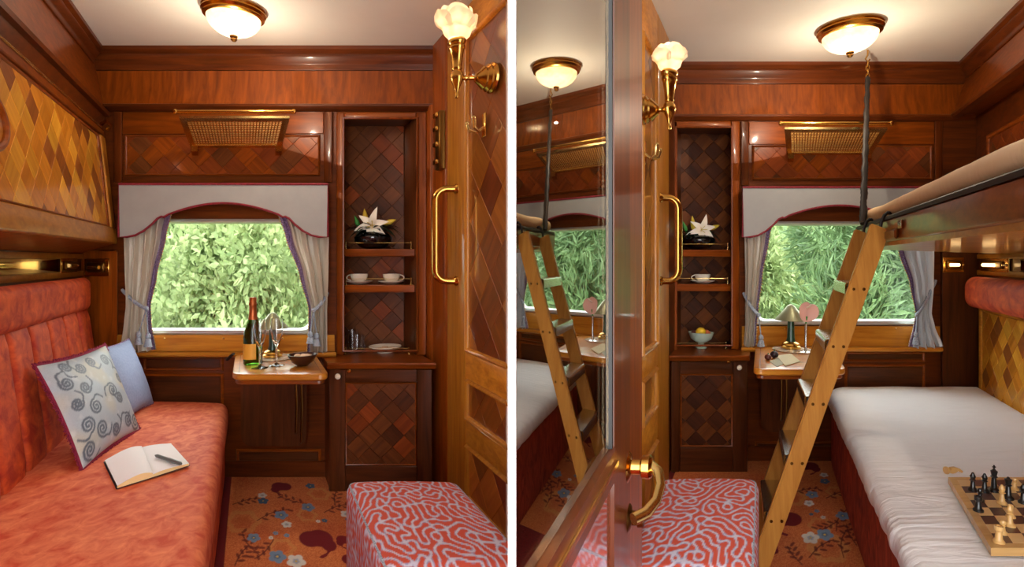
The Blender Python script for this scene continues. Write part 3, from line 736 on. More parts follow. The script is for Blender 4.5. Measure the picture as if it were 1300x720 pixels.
pull_handle(R, door_r, -.50, -.409, 2.66, 1.098, 1.50)
# brass lock case with bolts on the far edge of the left door
lk = MB().box(.955, .988, 2.79, 2.86, 1.66, 1.96, bev=.006).build('lock_case', 'bronze', wall_lr, L)
for z in (1.70, 1.79, 1.87, 1.94): MB().box(.94, .956, 2.80, 2.85, z - .012, z + .012, bev=.004).build('bolt', 'brass', lk, L)

# coat hooks and wall sconces
def coat_hook(room, u, sg, v, w, label):
    e = empty('coat_hook', room.m(u, v, w), label, 'hook')
    m2 = MB().box(u, u + sg * .006, v - .018, v + .018, w - .05, w + .05, bev=.003) if sg > 0 else MB().box(u - .006, u, v - .018, v + .018, w - .05, w + .05, bev=.003)
    m2.build('back_plate', 'brass', e, room)
    for dv, top in ((-.028, .055), (.028, .035)):
        pts = [(u + sg * .004, v, w - .01), (u + sg * .03, v + dv * .4, w - .03), (u + sg * .055, v + dv, w - .015), (u + sg * .06, v + dv * 1.3, w + top * .4)]
        m3 = MB().tube(pts, [.007, .007, .007, .008], 8); m3.sphere(pts[-1], .010, 10, 6); m3.build('prong', 'brass_pale', e, room)
    return e
coat_hook(L, DU + .0, -1, 2.33, 1.77, 'small brass double coat hook below the wall lamp on the honey door')
coat_hook(R, -.50, 1, 2.30, 1.65, 'small brass double coat hook beside the glazed door')

def rose_shade(mb, c, r):
    """glass shade like a full rose: a globe wrapped in overlapping ruffled petals"""
    mb.lathe([(r * .40, -r * .86), (r * .66, -r * .62), (r * .80, -r * .2)], c, 20); mb.f.pop()
    for ring, (n, la0, la1, flare) in enumerate(((5, -62, 20, .34), (5, -30, 44, .26), (4, 8, 70, .20))):
        for k in range(n):
            a0 = 2 * math.pi * (k + .5 * ring) / n + ring * .5; wdt = math.pi / n * 1.22
            def fn(s, t):
                q = (s - .5) * 2; top = la1 - (la1 - la0) * .32 * q * q + 4 * math.sin(q * 6 + k)
                la = math.radians(la0 + (top - la0) * t); a = a0 + q * wdt
                rad = r * (.80 - .05 * ring + flare * t ** 3 - .05 * q * q + .02 * math.sin(q * 7 + 2 * k) * t)
                return (c[0] + rad * math.cos(la) * math.cos(a), c[1] + rad * math.cos(la) * math.sin(a), c[2] + rad * math.sin(la))
            mb.grid(fn, 9, 8)
def sconce(room, u, sg, ut, v, w, w_sh, r, label, watts):
    e = empty('wall_sconce', room.m(u, v, w), label, 'wall lamp')
    m2 = MB().lathe([(.062, 0), (.062, .008), (.054, .014), (.056, .022), (.044, .032), (.046, .040), (.030, .055), (.018, .07), (.0001, .072)], seg=24)
    m2.v = [(u + sg * p[2], v + p[0], w + p[1]) for p in m2.v]; m2.build('wall_rose', 'brass', e, room)
    n = 12; pts = [(u + (ut - u) * (.25 + .75 * i / n), v, w + .0) for i in range(n + 1)]
    MB().tube(pts, [.012, .011, .010, .013, .009, .009, .009, .009, .012, .009, .009, .010, .012], 10).build('arm', 'brass', e, room)
    hb = w_sh - r * .85
    MB().lathe([(.0001, w - .085), (.008, w - .082), (.009, w - .07), (.006, w - .062), (.010, w - .045), (.016, w - .03), (.024, w - .012), (.028, w + .004), (.024, w + .02), (.017, w + .03),
                (.020, w + .036), (.0185, w + .045), (.023, (w + hb) / 2), (.029, hb - .045), (.033, hb - .04), (.033, hb - .03), (.029, hb - .026), (.036, hb - .016), (.036, hb - .006), (.030, hb + .002), (.0001, hb + .002)],
               (ut, v, 0), 20).build('candle_tube', 'brass', e, room)
    mb = MB(); rose_shade(mb, (0, 0, 0), r); c = room.m(ut, v, w_sh); mb.v = [(c.x + p[0], c.y + p[1], c.z + p[2]) for p in mb.v]
    mb.build('rose_shade', 'lit_rose', e)
    li = bpy.data.lights.new('sconce_light', 'POINT'); li.energy = watts; li.color = (1, .84, .64); li.shadow_soft_size = .015
    lo = bpy.data.objects.new('sconce_light', li); COL.objects.link(lo); lo.parent = e; lo.location = room.m(ut, v, w_sh + r * .1) - wloc(e)
    return e
sconce(L, DU, -1, .845, 2.257, 1.945, 2.172, .082, 'brass wall lamp with rose-shaped glass shade above the left coat hook', .42)
sconce(R, -.50, 1, -.387, 2.258, 1.815, 2.03, .066, 'brass wall lamp with rose-shaped glass shade beside the glazed door', .32)

def dome_lamp(room, u, v, r, label, watts):
    e = empty('ceiling_lamp', room.m(u, v, CEIL), label, 'ceiling lamp'); c = room.m(u, v, CEIL)
    MB().lathe([(r * .98, 0), (r, -.008), (r * .97, -.014), (r * 1.0, -.022), (r * .93, -.032), (r * .95, -.038), (r * .86, -.046), (r * .80, -.046), (r * .80, -.001)], c, 40).build('brass_rim', 'brass', e)
    n = 12; prof = [(max(r * .84 * math.cos(math.pi / 2 * i / n), 1e-4), -.042 - .085 * math.sin(math.pi / 2 * i / n)) for i in range(n + 1)]
    MB().lathe(prof, c, 40).build('glass_bowl', 'lit_bowl', e)
    MB().lathe([(.016, -.124), (.019, -.13), (.013, -.138), (.015, -.143), (.008, -.152), (.0001, -.154)], c, 16).build('finial', 'bronze', e)
    li = bpy.data.lights.new('ceiling_bulb_and_fill', 'POINT'); li.energy = watts; li.color = (1, .84, .62); li.shadow_soft_size = .015
    lo = bpy.data.objects.new('ceiling_bulb_and_fill', li); COL.objects.link(lo); lo.parent = e; lo.location = (.01, 0, -.052)
    li = bpy.data.lights.new('ceiling_bulb_and_fill', 'POINT'); li.energy = watts * 4.5; li.color = (1, .86, .66); li.shadow_soft_size = .002
    lo = bpy.data.objects.new('ceiling_bulb_and_fill', li); COL.objects.link(lo); lo.parent = e; lo.location = (0, 0, -.34)  # added fill light, unseen below the bowl, to brighten the ceiling
dome_lamp(L, -.077, 2.56, .138, 'brass rimmed glass dome ceiling lamp above the red sofa room', 1.6)
dome_lamp(R, .43, 2.76, .148, 'brass rimmed glass dome ceiling lamp beside the hanging strap', 1.6)

# ------------------------------------------------------------------ luggage racks
def rack(room, vb, vfr, uc, hf, hb_, wf, wb_, label):
    """shelf of brass mesh, a little wider and higher at its front"""
    e = empty('luggage_rack', room.m(uc, vb, wb_), label, 'rack'); ve = vb - .025
    def q(x, t, dz=0): h = hb_ + (hf - hb_) * t; return (uc + x * h, ve + (vfr - ve) * t, wb_ + (wf - wb_) * t + dz)
    def slat(x0, x1, t0, t1, name, mat, th=.006):
        c = [q(x0, t0), q(x1, t0), q(x1, t1), q(x0, t1)]; MB().prism([(a, b_, z - th) for a, b_, z in c], [(a, b_, z + th) for a, b_, z in c]).build(name, mat, e, room)
    MB().tube([q(-1.06, 1.02, .022), q(1.06, 1.02, .022)], .010, 12).build('front_rail', 'brass', e, room)
    for sg in (-1, 1):
        MB().sphere(q(sg * 1.07, 1.02, .022), .014, 12, 8).build('rail_finial', 'brass', e, room)
        slat(sg * .88, sg * 1.0, 0, 1, 'side_bar', 'brass_pale')
        c = uc + sg * hb_ * .92
        MB().prism([(c - .014, vb - .001, wb_ - .045), (c - .014, vb - .001, wb_ + .02), (c - .014, vb - .05, wb_ + .004), (c - .014, vb - .05, wb_ - .03)],
                   [(c + .02, vb - .001, wb_ - .045), (c + .02, vb - .001, wb_ + .02), (c + .02, vb - .05, wb_ + .004), (c + .02, vb - .05, wb_ - .03)]).build('bracket', 'brass', e, room)
    slat(-.88, .88, .90, 1, 'front_bar', 'brass_pale'); slat(-.88, .88, 0, .08, 'rear_bar', 'brass_pale')
    mb = MB(); nx = 30; ny = 14
    for i in range(1, nx): x = -.88 + 1.76 * i / nx; mb.tube([q(x, .08), q(x, .90)], .003, 5)
    for i in range(1, ny): t = .08 + .82 * i / ny; mb.tube([q(-.88, t, .004), q(.88, t, .004)], .003, 5)
    o = mb.build('wire_mesh', 'brass_pale', e, room); o['kind'] = 'stuff'
rack(L, VBL, 2.70, -.079, .27, .25, 1.90, 1.822, 'brass mesh luggage rack above the champagne table window')
rack(R, VBR, 2.95, .385, .275, .25, 1.905, 1.828, 'brass mesh luggage rack behind the hanging strap')
# ------------------------------------------------------------------ pelmets and curtains
def valance(room, vb, x0, x1, ytop, ylobe, ycusp, ycrown, label):
    v = vb - .10; W = x1 - x0
    half = [(0, 1), (.04, 1), (.08, .95), (.12, .82), (.16, .62), (.185, .46), (.205, .40), (.215, .42)]
    pts = [(x0 + q * W, ycusp + (ylobe - ycusp) * (t - .4) / .6 if t >= .4 else ycusp) for q, t in half]
    n = 12
    for i in range(1, n + 1):
        q = .215 + (.5 - .215) * i / n; pts.append((x0 + q * W, ycusp - (ycusp - ycrown) * math.sin(math.pi / 2 * i / n) ** .9))
    pts += [(x0 + x1 - a, b) for a, b in pts[-2::-1]]
    poly = [(room.u(a, v), room.w(b, v)) for a, b in pts] + [(room.u(x1, v), room.w(ytop, v)), (room.u(x0, v), room.w(ytop, v))]
    e = empty('pelmet', room.m(poly[0][0], v, poly[0][1]), label, 'pelmet')
    # cloth front as a strip between the lower edge and the top
    mb = MB(); low = poly[:-2]; top = poly[-2][1]; nn = len(low); vs = []; fs = []
    for d in (-.006, .006):
        vs += [(a, v + d, b) for a, b in low] + [(a, v + d, top) for a, b in low]
    for o in (0, 2 * nn):
        for i in range(nn - 1): fs.append((o + i, o + i + 1, o + nn + i + 1, o + nn + i))
    for i in range(nn - 1): fs.append((i, i + 1, 2 * nn + i + 1, 2 * nn + i)); fs.append((nn + i, nn + i + 1, 3 * nn + i + 1, 3 * nn + i))
    fs.append((0, nn, 3 * nn, 2 * nn)); fs.append((nn - 1, 2 * nn - 1, 4 * nn - 1, 3 * nn - 1))
    mb._add(vs, fs); mb.build('cloth', 'satin_grey', e, room, smooth=False)
    MB().tube([(a, v - .008, b) for a, b in poly], .0065, 6, closed=True).build('piping', 'piping_wine', e, room)
    for q in (x0, x1): rbx('return_board', 'satin_grey', e, room, room.u(q, v) - .004, room.u(q, v) + .004, v, vb - .001, room.w(ylobe, v) + .02, top, bev=.001)
valance(L, VBL, 151, 416, 234, 301, 275, 258, 'grey cloth pelmet with wine-red piping above the champagne table')
valance(R, VBR, 943, 1189, 238, 301, 276, 261, 'grey cloth pelmet with wine-red piping partly hidden by the upper bunk')
def lerp_edge(E, y, c):
    for i in range(len(E) - 1):
        if y <= E[i + 1][0]:
            t = (y - E[i][0]) / (E[i + 1][0] - E[i][0]); t = t * t * (3 - 2 * t) * .5 + t * .5; return E[i][c] + (E[i + 1][c] - E[i][c]) * t
    return E[-1][c]
def curtain(room, vb, E, tie, pleats, cloth, label, seed, tassels):
    """E = rows of (y, outer x, inner x) in pixels; tie = (hook px, hook py, knot px, knot py)"""
    v0 = vb - .055; rn = random.Random(seed); ph = [rn.random() * 6 for _ in range(4)]
    ya, yb = E[0][0], E[-1][0]; x_top = lerp_edge(E, ya, 1)
    e = empty('curtain', room.m(room.u(x_top, v0), v0, room.w(yb, v0)), label, 'curtain')
    def pt(s, t, off=0):
        y = ya + (yb - ya) * t; xo, xi = lerp_edge(E, y, 1), lerp_edge(E, y, 2); wdt = abs(xi - xo) / 45
        amp = .026 * min(1, .45 + wdt * .55); q = s + .03 * math.sin(5 * t + ph[0])
        d = amp * math.sin(2 * math.pi * pleats * q + ph[1]) + .4 * amp * math.sin(2 * math.pi * pleats * 1.9 * q + ph[2] + 2 * t)
        if s > .8: d = d * (1 - (s - .8) * 3) - .01 * (s - .8) * 5
        sag = 4 * math.sin(math.pi * s) * (t > .85) * (t - .85) * 6
        return (room.u(xo + (xi - xo) * s, v0), v0 + d - off, room.w(y + sag, v0))
    MB().grid(pt, 56, 40).build('cloth', cloth, e, room)
    MB().grid(lambda s, t: pt(.84 + .15 * s, t, .004), 6, 40).build('braid', 'braid', e, room)
    mb = MB()
    for i in range(46):
        p = pt(1.0, (i + .5) / 46, .003); mb.sphere(p, .0042, 6, 4)
    o = mb.build('bead_edging', 'gold_bead', e, room); o['kind'] = 'stuff'
    # tie-back cord and tassels
    vt = v0 - .04; h = room.at(tie[0], tie[1], vb - .02); k = room.at(tie[2], tie[3], vt); mid = room.at((tie[0] + tie[2]) / 2, (tie[1] + tie[3]) / 2 + 6, vt)
    tb = empty('tieback', room.m(*k), label.replace('curtain', 'corded curtain tieback', 1) if False else None)
    bpy.data.objects.remove(tb)
    pts = []
    for i in range(13):
        t = i / 12; a = [h[j] * (1 - t) ** 2 + 2 * mid[j] * t * (1 - t) + k[j] * t * t for j in range(3)]; pts.append(a)
    MB().tube(pts, [.009 + .0016 * (i % 2) for i in range(13)], 8).build('tieback_cord', 'cord_blue', e, room)
    MB().sphere(k, .013, 10, 8).build('knot', 'cord_blue', e, room)
    for tx, ty, tl in tassels:
        b = room.at(tx, ty, vt - .004); t0 = MB().tube([k, ((k[0] + b[0]) / 2, vt - .004, (k[2] + b[2]) / 2 + .004), b], .0035, 6)
        t0.lathe([(.006, .014), (.014, .005), (.0155, -.009), (.011, -.018), (.016, -.022), (.021, -.05), (.025, -tl), (.0001, -tl - .002)], b, 14)
        t0.build('tassel', 'cord_blue', e, room)
    return e
curtain(L, VBL, [(268, 157, 219), (300, 158, 212), (350, 158, 200), (388, 159, 192), (410, 157, 193), (443, 153, 199)], (155, 368, 186, 392), 4.2, 'curtain_cloth',
        'grey silk curtain tied back next to the red sofa', 3, [(176, 424, .055), (188, 426, .06)])
curtain(L, VBL, [(272, 416, 353), (300, 417, 362), (350, 416, 380), (392, 415, 391), (412, 415, 391), (446, 415, 389)], (416, 372, 398, 394), 4.0, 'curtain_cloth',
        'grey silk curtain tied back next to the cabinet with two teacups', 5, [(394, 424, .05), (402, 426, .055)])
curtain(R, VBR, [(272, 944, 985), (300, 945, 977), (350, 946, 968), (393, 946, 963), (412, 946, 961), (438, 944, 960)], (944, 372, 963, 400), 3.6, 'curtain_cloth',
        'grey silk curtain tied back beside the walnut cabinet and green lamp', 7, [(966, 428, .055)])
curtain(R, VBR, [(290, 1188, 1128), (320, 1188, 1140), (360, 1187, 1154), (398, 1183, 1161), (415, 1187, 1158), (439, 1197, 1152)], (1188, 356, 1164, 400), 4.4, 'curtain_blue',
        'pale grey pleated curtain tied back beneath the upper bunk', 9, [(1163, 424, .06)])

# ------------------------------------------------------------------ left: sofa, folded bunk
so = empty('sofa', L.m(-.52, 1.8, 0), 'long orange-red velvet sofa with channelled back', 'sofa')
MB().rbox((-.92, .55, .0), (-.135, 2.97, .29), .03, .06).build('base', 'velvet_deep', so, L)
def seat_fn(p):
    p = p.copy(); p[2] += .010 * math.sin(math.pi * np.clip((p[0] + .93) / .8, 0, 1)) * (p[2] > .4) * 1.0; return p
MB().rbox((-.90, .55, .275), (-.118, 2.985, .435), .05, .03, fn=seat_fn).build('seat_cushion', 'velvet', so, L)
vs_ = [2.955 - .198 * i for i in range(12)]
for i in range(11):
    def bf(p): return np.array([p[0] - .785 - .155 * p[2], p[1], .43 + p[2]])
    MB().rbox((-.055, vs_[i + 1] + .001, 0), (.004, vs_[i] - .001, .52), .03, .02, fn=bf, steps=(.012, .018, .05)).build('back_channel', 'velvet_deep', so, L)
MB().rbox((-.925, .55, .935), (-.842, 2.955, 1.106), .04, .02, steps=(.012, .05, .015)).build('headrest', 'velvet_deep', so, L)

bk = empty('folded_bunk', L.m(-.8, 1.9, 1.28), 'upper bunk folded against the wall, golden parquet face above the red sofa', 'bunk')
B0, B1 = (-.741, 1.286), (-.806, 1.9)
run_v([(B0[0] - .012, B0[1]), (B1[0] - .012, B1[1]), (-.90, 1.9), (-.925, 1.236)], .3, 3.02, 'bunk_body', 'mahogany_y', bk, L)
fb = Frame(L.m(B0[0] - .012, .3, B0[1]), L.d, L.m(B1[0], 0, B1[1]) - L.m(B0[0], 0, B0[1])); LEN = (3.02 - .3) * L.len; HGT = math.hypot(B1[0] - B0[0], B1[1] - B0[1])
frame_box(fb, 0, LEN, 0, .088, -.001, .022, 'bottom_rail', 'honey_y', bk, .006)
frame_box(fb, 0, LEN, HGT - .035, HGT, -.001, .02, 'top_rail', 'mahogany_y', bk, .004)
frame_box(fb, LEN - .085, LEN, .088, HGT - .035, -.001, .02, 'end_stile', 'honey_z', bk, .004)
frame_box(fb, .85, .93, .088, HGT - .035, -.001, .02, 'end_stile', 'honey_z', bk, .004)
fp = Frame(fb.p(.93, .088, 0), fb.a, fb.b); Wt = LEN - .085 - .93; Ht = HGT - .123
pn = frame_box(fp, 0, Wt, 0, Ht, -.004, .0005, 'parquet_field', 'mahogany_z', bk, 0)
parquet(fp, Wt, Ht, .098, ['tile_gold'] * 3 + ['tile_amber'] * 4 + ['tile_brown'], pn, 71)
moulding(fp, 0, Wt, 0, Ht, .014, .012, 'panel_moulding', 'mahogany_y', bk)
a_, b_ = fb.p(0, HGT + .004, .024), fb.p(LEN, HGT + .004, .024)
MB().tube([a_, b_], .0045, 8).build('brass_bead', 'brass_pale', bk)
cx = (1.64 - .3) * L.len; cy = .335
mo = MB().tube([fb.p(cx + .125 * math.cos(t), cy + .088 * math.sin(t), .012) for t in [2 * math.pi * i / 40 for i in range(40)]], .011, 8, closed=True).build('oval_medallion', 'mahogany_y', bk)
MB().prism([fb.p(cx + .12 * math.cos(t), cy + .084 * math.sin(t), .004) for t in [2 * math.pi * i / 32 for i in range(32)]],
           [fb.p(cx + .12 * math.cos(t), cy + .084 * math.sin(t), .008) for t in [2 * math.pi * i / 32 for i in range(32)]]).build('inlay', 'tile_amber', mo)
lt = MB().tube([L.m(-.80, 2.96, 1.93), L.m(-.77, 2.95, 1.945), L.m(-.76, 2.985, 1.93), L.m(-.775, 3.0, 1.91)], .010, 8).build('latch', 'brass', bk)

# reading lamps / switch plates in the corners
def reading_light(room, fr, W, H, label, lit):
    e = empty('reading_light', fr.o, label, 'light')
    frame_box(fr, 0, W, 0, H, 0, .008, 'plate', 'brass', e, .003)
    frame_box(fr, W * .14, W * .84, H * .24, H * .78, .008, .02, 'hood', 'bronze', e, .006)
    mb = MB().tube([fr.p(W * .24, H * .5, .022), fr.p(W * .66, H * .5, .022)], .009, 10); mb.build('bulb', 'lit_bulb' if lit else 'brass_pale', e)
    mb = MB().lathe([(.008, 0), (.008, .01), (.005, .014), (.0001, .014)], seg=10); mb.v = [tuple(fr.p(W * .9 + p[0], H * .5 + p[1], .007 + p[2])) for p in mb.v]; mb.build('switch', 'brass_pale', e)
vq = VBL - .03
reading_light(L, Frame(L.m(L.u(108, vq), vq, L.w(351, vq)), (1, 0, 0), (0, 0, 1)), .137, .098, 'brass switch plate facing the camera beside the red headrest end', False)
reading_light(L, Frame(L.m(WLU + .005, 2.67, 1.134), L.d, (0, 0, 1)), .27, .075, 'brass reading lamp on the wall above the red sofa headrest', False)
vq = VBR - .04
reading_light(R, Frame(R.m(R.u(1196, vq), vq, R.w(346, vq)), (1, 0, 0), (0, 0, 1)), .125, .09, 'small lit brass lamp in the corner under the upper bunk', True)
reading_light(R, Frame(R.m(WRU - .005, 3.20, 1.134), -R.d, (0, 0, 1)), .40, .075, 'lit brass reading lamp above the red bolster', True)

# ------------------------------------------------------------------ right: bed, bunk
be = empty('bed', R.m(.8, 1.8, 0), 'lower bed with white sheet and wine-red velvet base', 'bed')
MB().rbox((.385, .55, .0), (1.255, 3.21, .40), .025, .05).build('base', 'velvet_wine', be, R)
def bed_fn(p):
    p = p.copy(); Rr = .16; cx, cy = .35 + Rr, 3.225 - Rr
    if p[0] < cx and p[1] > cy:
        dx, dy = cx - p[0], p[1] - cy; di = max(dx, dy); d2 = math.hypot(dx, dy)
        if d2 > 1e-6: p[0] = cx - dx * di / d2; p[1] = cy + dy * di / d2
    if p[2] > .44:
        p[2] += .0035 * mnoise.noise(Vector((p[0] * 6, p[1] * 16, 1))) + .004 * mnoise.noise(Vector((p[0] * 2.2, p[1] * 3, 5)))
    if p[0] < .40: p[0] += .008 * mnoise.noise(Vector((p[1] * 22, p[2] * 9, 2)))
    return p
MB().rbox((.35, .55, .375), (1.262, 3.225, .466), .042, .02, fn=bed_fn, steps=(.03, .016, .012)).build('mattress', 'linen_white', be, R)
MB().tube([(.383, .56, .395), (.383, 3.05, .395)], .006, 6).build('piping', 'velvet', be, R)
hb = MB().rbox((1.135, .9, .93), (WRU - .002, 3.17, 1.105), .06, .02, steps=(.015, .05, .015)).build('bolster', 'velvet_deep', None, R)
tag(hb, 'orange-red velvet bolster fixed along the wall above the white bed', 'bolster')
ub = empty('upper_bunk', R.m(.9, 2.0, 1.22), 'upper bunk folded down with cream mattress, ladder hooked on its rail', 'bunk')
BV = 2.88
run_v([(.488, 1.273), (.482, 1.280), (.482, 1.352), (.489, 1.359), (.515, 1.359), (.515, 1.262)], .45, BV, 'side_rail', 'mahogany_y', ub, R)
run_v([(.480, 1.357), (.480, 1.369), (.486, 1.374), (.515, 1.374), (.515, 1.359)], .45, BV, 'edge_strip', 'leather_dark', ub, R)
run_v([(.489, 1.272), (.489, 1.256), (1.262, 1.232), (1.262, 1.256)], .45, BV, 'underside_board', 'honey_y', ub, R)
run_v([(.515, 1.362), (.515, 1.273), (1.262, 1.257), (1.262, 1.362)], BV - .015, BV, 'end_board', 'mahogany_x', ub, R)
def bm_fn(p):
    p = p.copy(); p[2] += .006 * mnoise.noise(Vector((p[0] * 3, p[1] * 5, 3))) * (p[2] > 1.40); p[0] += .004 * mnoise.noise(Vector((p[1] * 9, p[2] * 8, 1))); return p
MB().rbox((.497, .45, 1.376), (1.262, BV - .02, 1.446), .034, .03, fn=bm_fn, steps=(.03, .03, .012)).build('mattress', 'linen_cream', ub, R)

# ------------------------------------------------------------------ ladder and strap
ld = empty('ladder', R.m(.0, 2.5, 0), 'wooden ladder with metal-edged treads hooked on the upper bunk', 'ladder')
nb, nt = (-.035, 2.07, 0.0), (.462, 2.20, 1.332); fbm, ft = (-.05, 2.40, 0.0), (.460, 2.565, 1.33)
lean = Vector((nt[0] - nb[0], 0, nt[2] - nb[2])).normalized(); pw_ = Vector((lean.z, 0, -lean.x))
def stringer(b, t):
    hwid, hth = .0405, .015; A = []; Bq = []
    for i, j in ((-1, -1), (1, -1), (1, 1), (-1, 1)):
        A.append((b[0] + i * hwid * pw_.x, b[1] + j * hth, max(.0, b[2] + i * hwid * pw_.z * 0)))
        Bq.append((t[0] + i * hwid * pw_.x, t[1] + j * hth, t[2] + i * hwid * pw_.z))
    bm = bmesh.new(); vv = [bm.verts.new(p) for p in A + Bq]
    for f in ((3, 2, 1, 0), (4, 5, 6, 7), (0, 1, 5, 4), (1, 2, 6, 5), (2, 3, 7, 6), (3, 0, 4, 7)): bm.faces.new([vv[i] for i in f])
    bmesh.ops.bevel(bm, geom=bm.edges[:], offset=.005, segments=2, affect='EDGES'); bm.verts.index_update(); mb = MB()
    mb._add([q.co for q in bm.verts], [[q.index for q in f.verts] for f in bm.faces]); bm.free()
    o = mb.build('stringer', 'ladder_wood', ld, R); return o
st_n = stringer(nb, nt); st_f = stringer(fbm, ft)
for w in (.22, .43, .65, .868, 1.09):
    t = w / 1.332; n_ = [nb[i] + (nt[i] - nb[i]) * t for i in range(3)]; f_ = [fbm[i] + (ft[i] - fbm[i]) * t for i in range(3)]
    A = [(n_[0] + x, n_[1] + .012, w + z) for x, z in ((-.037, -.012), (.037, -.012), (.037, .012), (-.037, .012))]
    Bq = [(f_[0] + x, f_[1] - .012, w + z) for x, z in ((-.037, -.012), (.037, -.012), (.037, .012), (-.037, .012))]
    tr = MB().prism(A, Bq).build('tread', 'rubber', ld, R)
    A = [(n_[0] + x, n_[1] + .017, w + z) for x, z in ((-.050, -.026), (-.041, -.026), (-.039, .0125), (.037, .0125), (.037, .018), (-.045, .018), (-.050, .012))]
    Bq = [(f_[0] + x, f_[1] - .017, w + z) for x, z in ((-.050, -.026), (-.041, -.026), (-.039, .0125), (.037, .0125), (.037, .018), (-.045, .018), (-.050, .012))]
    MB().prism(A, Bq).build('tread_cap', 'steel', tr, R)
    for dx in (-.02, .02):
        mb = MB().lathe([(.0065, 0), (.005, .003), (.0001, .004)], seg=10); c = Vector(n_) + Vector((dx, -.0152, -.005)); mb.v = [(c.x + p[0], c.y - p[2], c.z + p[1]) for p in mb.v]
        mb.build('screw', 'bronze', st_n, R)
for t in (nt, ft):
    a = (t[0] - .005, t[1], t[2] - .05)
    MB().tube([a, (t[0] + .006, t[1], t[2] + .02), (t[0] + .018, t[1], 1.378), (t[0] + .030, t[1], 1.388), (t[0] + .048, t[1], 1.386)], .008, 8, flat=.8).build('hook', 'leather_dark', ld, R)
rbx('rail_pad', 'mahogany_dark_y', ub, R, .466, .4815, 1.97, 2.14, 1.276, 1.312, bev=.006)
rbx('rail_catch', 'steel', ub, R, .472, .4815, 1.90, 1.95, 1.308, 1.340, bev=.003)
sp = empty('safety_strap', R.m(.572, 3.05, 1.40), 'dark leather-wrapped strap hanging from a brass ceiling hook beside the ladder', 'strap')
su, sv = .575, 3.06
n = 70; s0, s1 = Vector((su, sv, CEIL - .155)), Vector((.472, 2.63, 1.372))
MB().tube([tuple(s0.lerp(s1, i / n) + Vector((.0015 * math.sin(i * .9), 0, 0))) for i in range(n + 1)],
          [.0125 + .0022 * (i % 2) + .0016 * math.sin(i * .7) + .0045 * i / n for i in range(n + 1)], 10).build('wrapped_strap', 'leather_dark', sp, R)
MB().tube([(su, sv, CEIL - .001), (su, sv, CEIL - .03), (su - .012, sv, CEIL - .05), (su, sv, CEIL - .068), (su + .012, sv, CEIL - .052)], .005, 8).build('ceiling_hook', 'brass', sp, R)
for k in range(4):
    z = CEIL - .075 - .024 * k
    MB().tube([(su + (.009 * math.cos(t) if k % 2 else 0), sv + (0 if k % 2 else .009 * math.cos(t)), z - .003 + .018 * math.sin(t)) for t in [2 * math.pi * i / 12 for i in range(12)]], .0035, 6, closed=True).build('chain_link', 'brass', sp, R)

# ------------------------------------------------------------------ patterned stools
def labyrinth(n=512, wl=21, seed=4):
    g = np.random.default_rng(seed); x = g.standard_normal((n, n)); fx = np.fft.fftfreq(n)
    FX, FY = np.meshgrid(fx, fx); fr = np.hypot(FX, FY); flt = np.exp(-((fr - 1 / wl) / (.42 / wl)) ** 2)
    for _ in range(3):
        x = np.real(np.fft.ifft2(np.fft.fft2(x) * flt)); x = np.tanh(2.2 * x / x.std())
    return np.real(np.fft.ifft2(np.fft.fft2(x) * np.exp(-(fr / (2.2 / wl)) ** 2)))
LAB = labyrinth()
def lab(x, y, px=.002):
    i = (np.asarray(x) / px) % 511; j = (np.asarray(y) / px) % 511; i0 = i.astype(int); j0 = j.astype(int); a = i - i0; b = j - j0
    return LAB[j0, i0] * (1 - a) * (1 - b) + LAB[j0, i0 + 1] * a * (1 - b) + LAB[j0 + 1, i0] * (1 - a) * b + LAB[j0 + 1, i0 + 1] * a * b
def stool(room, lo, hi, label, off):
    e = empty('stool', room.m((lo[0] + hi[0]) / 2, (lo[1] + hi[1]) / 2, 0), label, 'stool'); r = .042
    def fn(p):
        p = p.copy()
        if p[2] > hi[2] - .03:
            a = (p[0] - lo[0]) / (hi[0] - lo[0]); b = (p[1] - lo[1]) / (hi[1] - lo[1]); p[2] += .02 * (math.sin(math.pi * np.clip(a, 0, 1)) * math.sin(math.pi * np.clip(b, 0, 1))) ** .6
        return p
    mb = MB().rbox(lo, hi, r, .004, fn=fn, steps=(.0042, .0056, .012)); P = np.array(mb.v)
    top = P[:, 2] > hi[2] - r * .55
    x = np.where(top, P[:, 0], P[:, 0] + P[:, 1] / 1.3); y = np.where(top, P[:, 1] / 1.3, P[:, 2] + .3)
    f = lab(x + off, y + off * .6); c = np.zeros((len(P), 3)); c[:] = srgb(206, 200, 216)[:3]
    g_ = np.abs(f); mixc(c, srgb(150, 156, 190), ss(.32, .46, g_)); mixc(c, srgb(206, 80, 56), ss(.46, .60, g_))
    mb.build('upholstery', 'stool_cloth', e, room, cols=c)
    k = r * .30; q = rrect(lo[0] + k, hi[0] - k, lo[1] + k, hi[1] - k, .03, 5)
    MB().tube([(a, b, hi[2] - k + .002) for a, b in q], .0045, 6, closed=True).build('piping', 'cord_blue', e, room)
    for a in (lo[0] + .03, hi[0] - .06):
        for b in (lo[1] + .03, hi[1] - .06): rbx('foot', 'mahogany_dark_z', e, room, a, a + .03, b, b + .03, 0, lo[2] + .005)
stool(L, (.335, 1.385, .04), (.735, 1.965, .418), 'red and lavender patterned upholstered stool in front of the honey door', .1)
stool(R, (-.375, 1.37, .04), (-.018, 1.99, .418), 'red and lavender patterned upholstered stool between glazed door and ladder', .43)

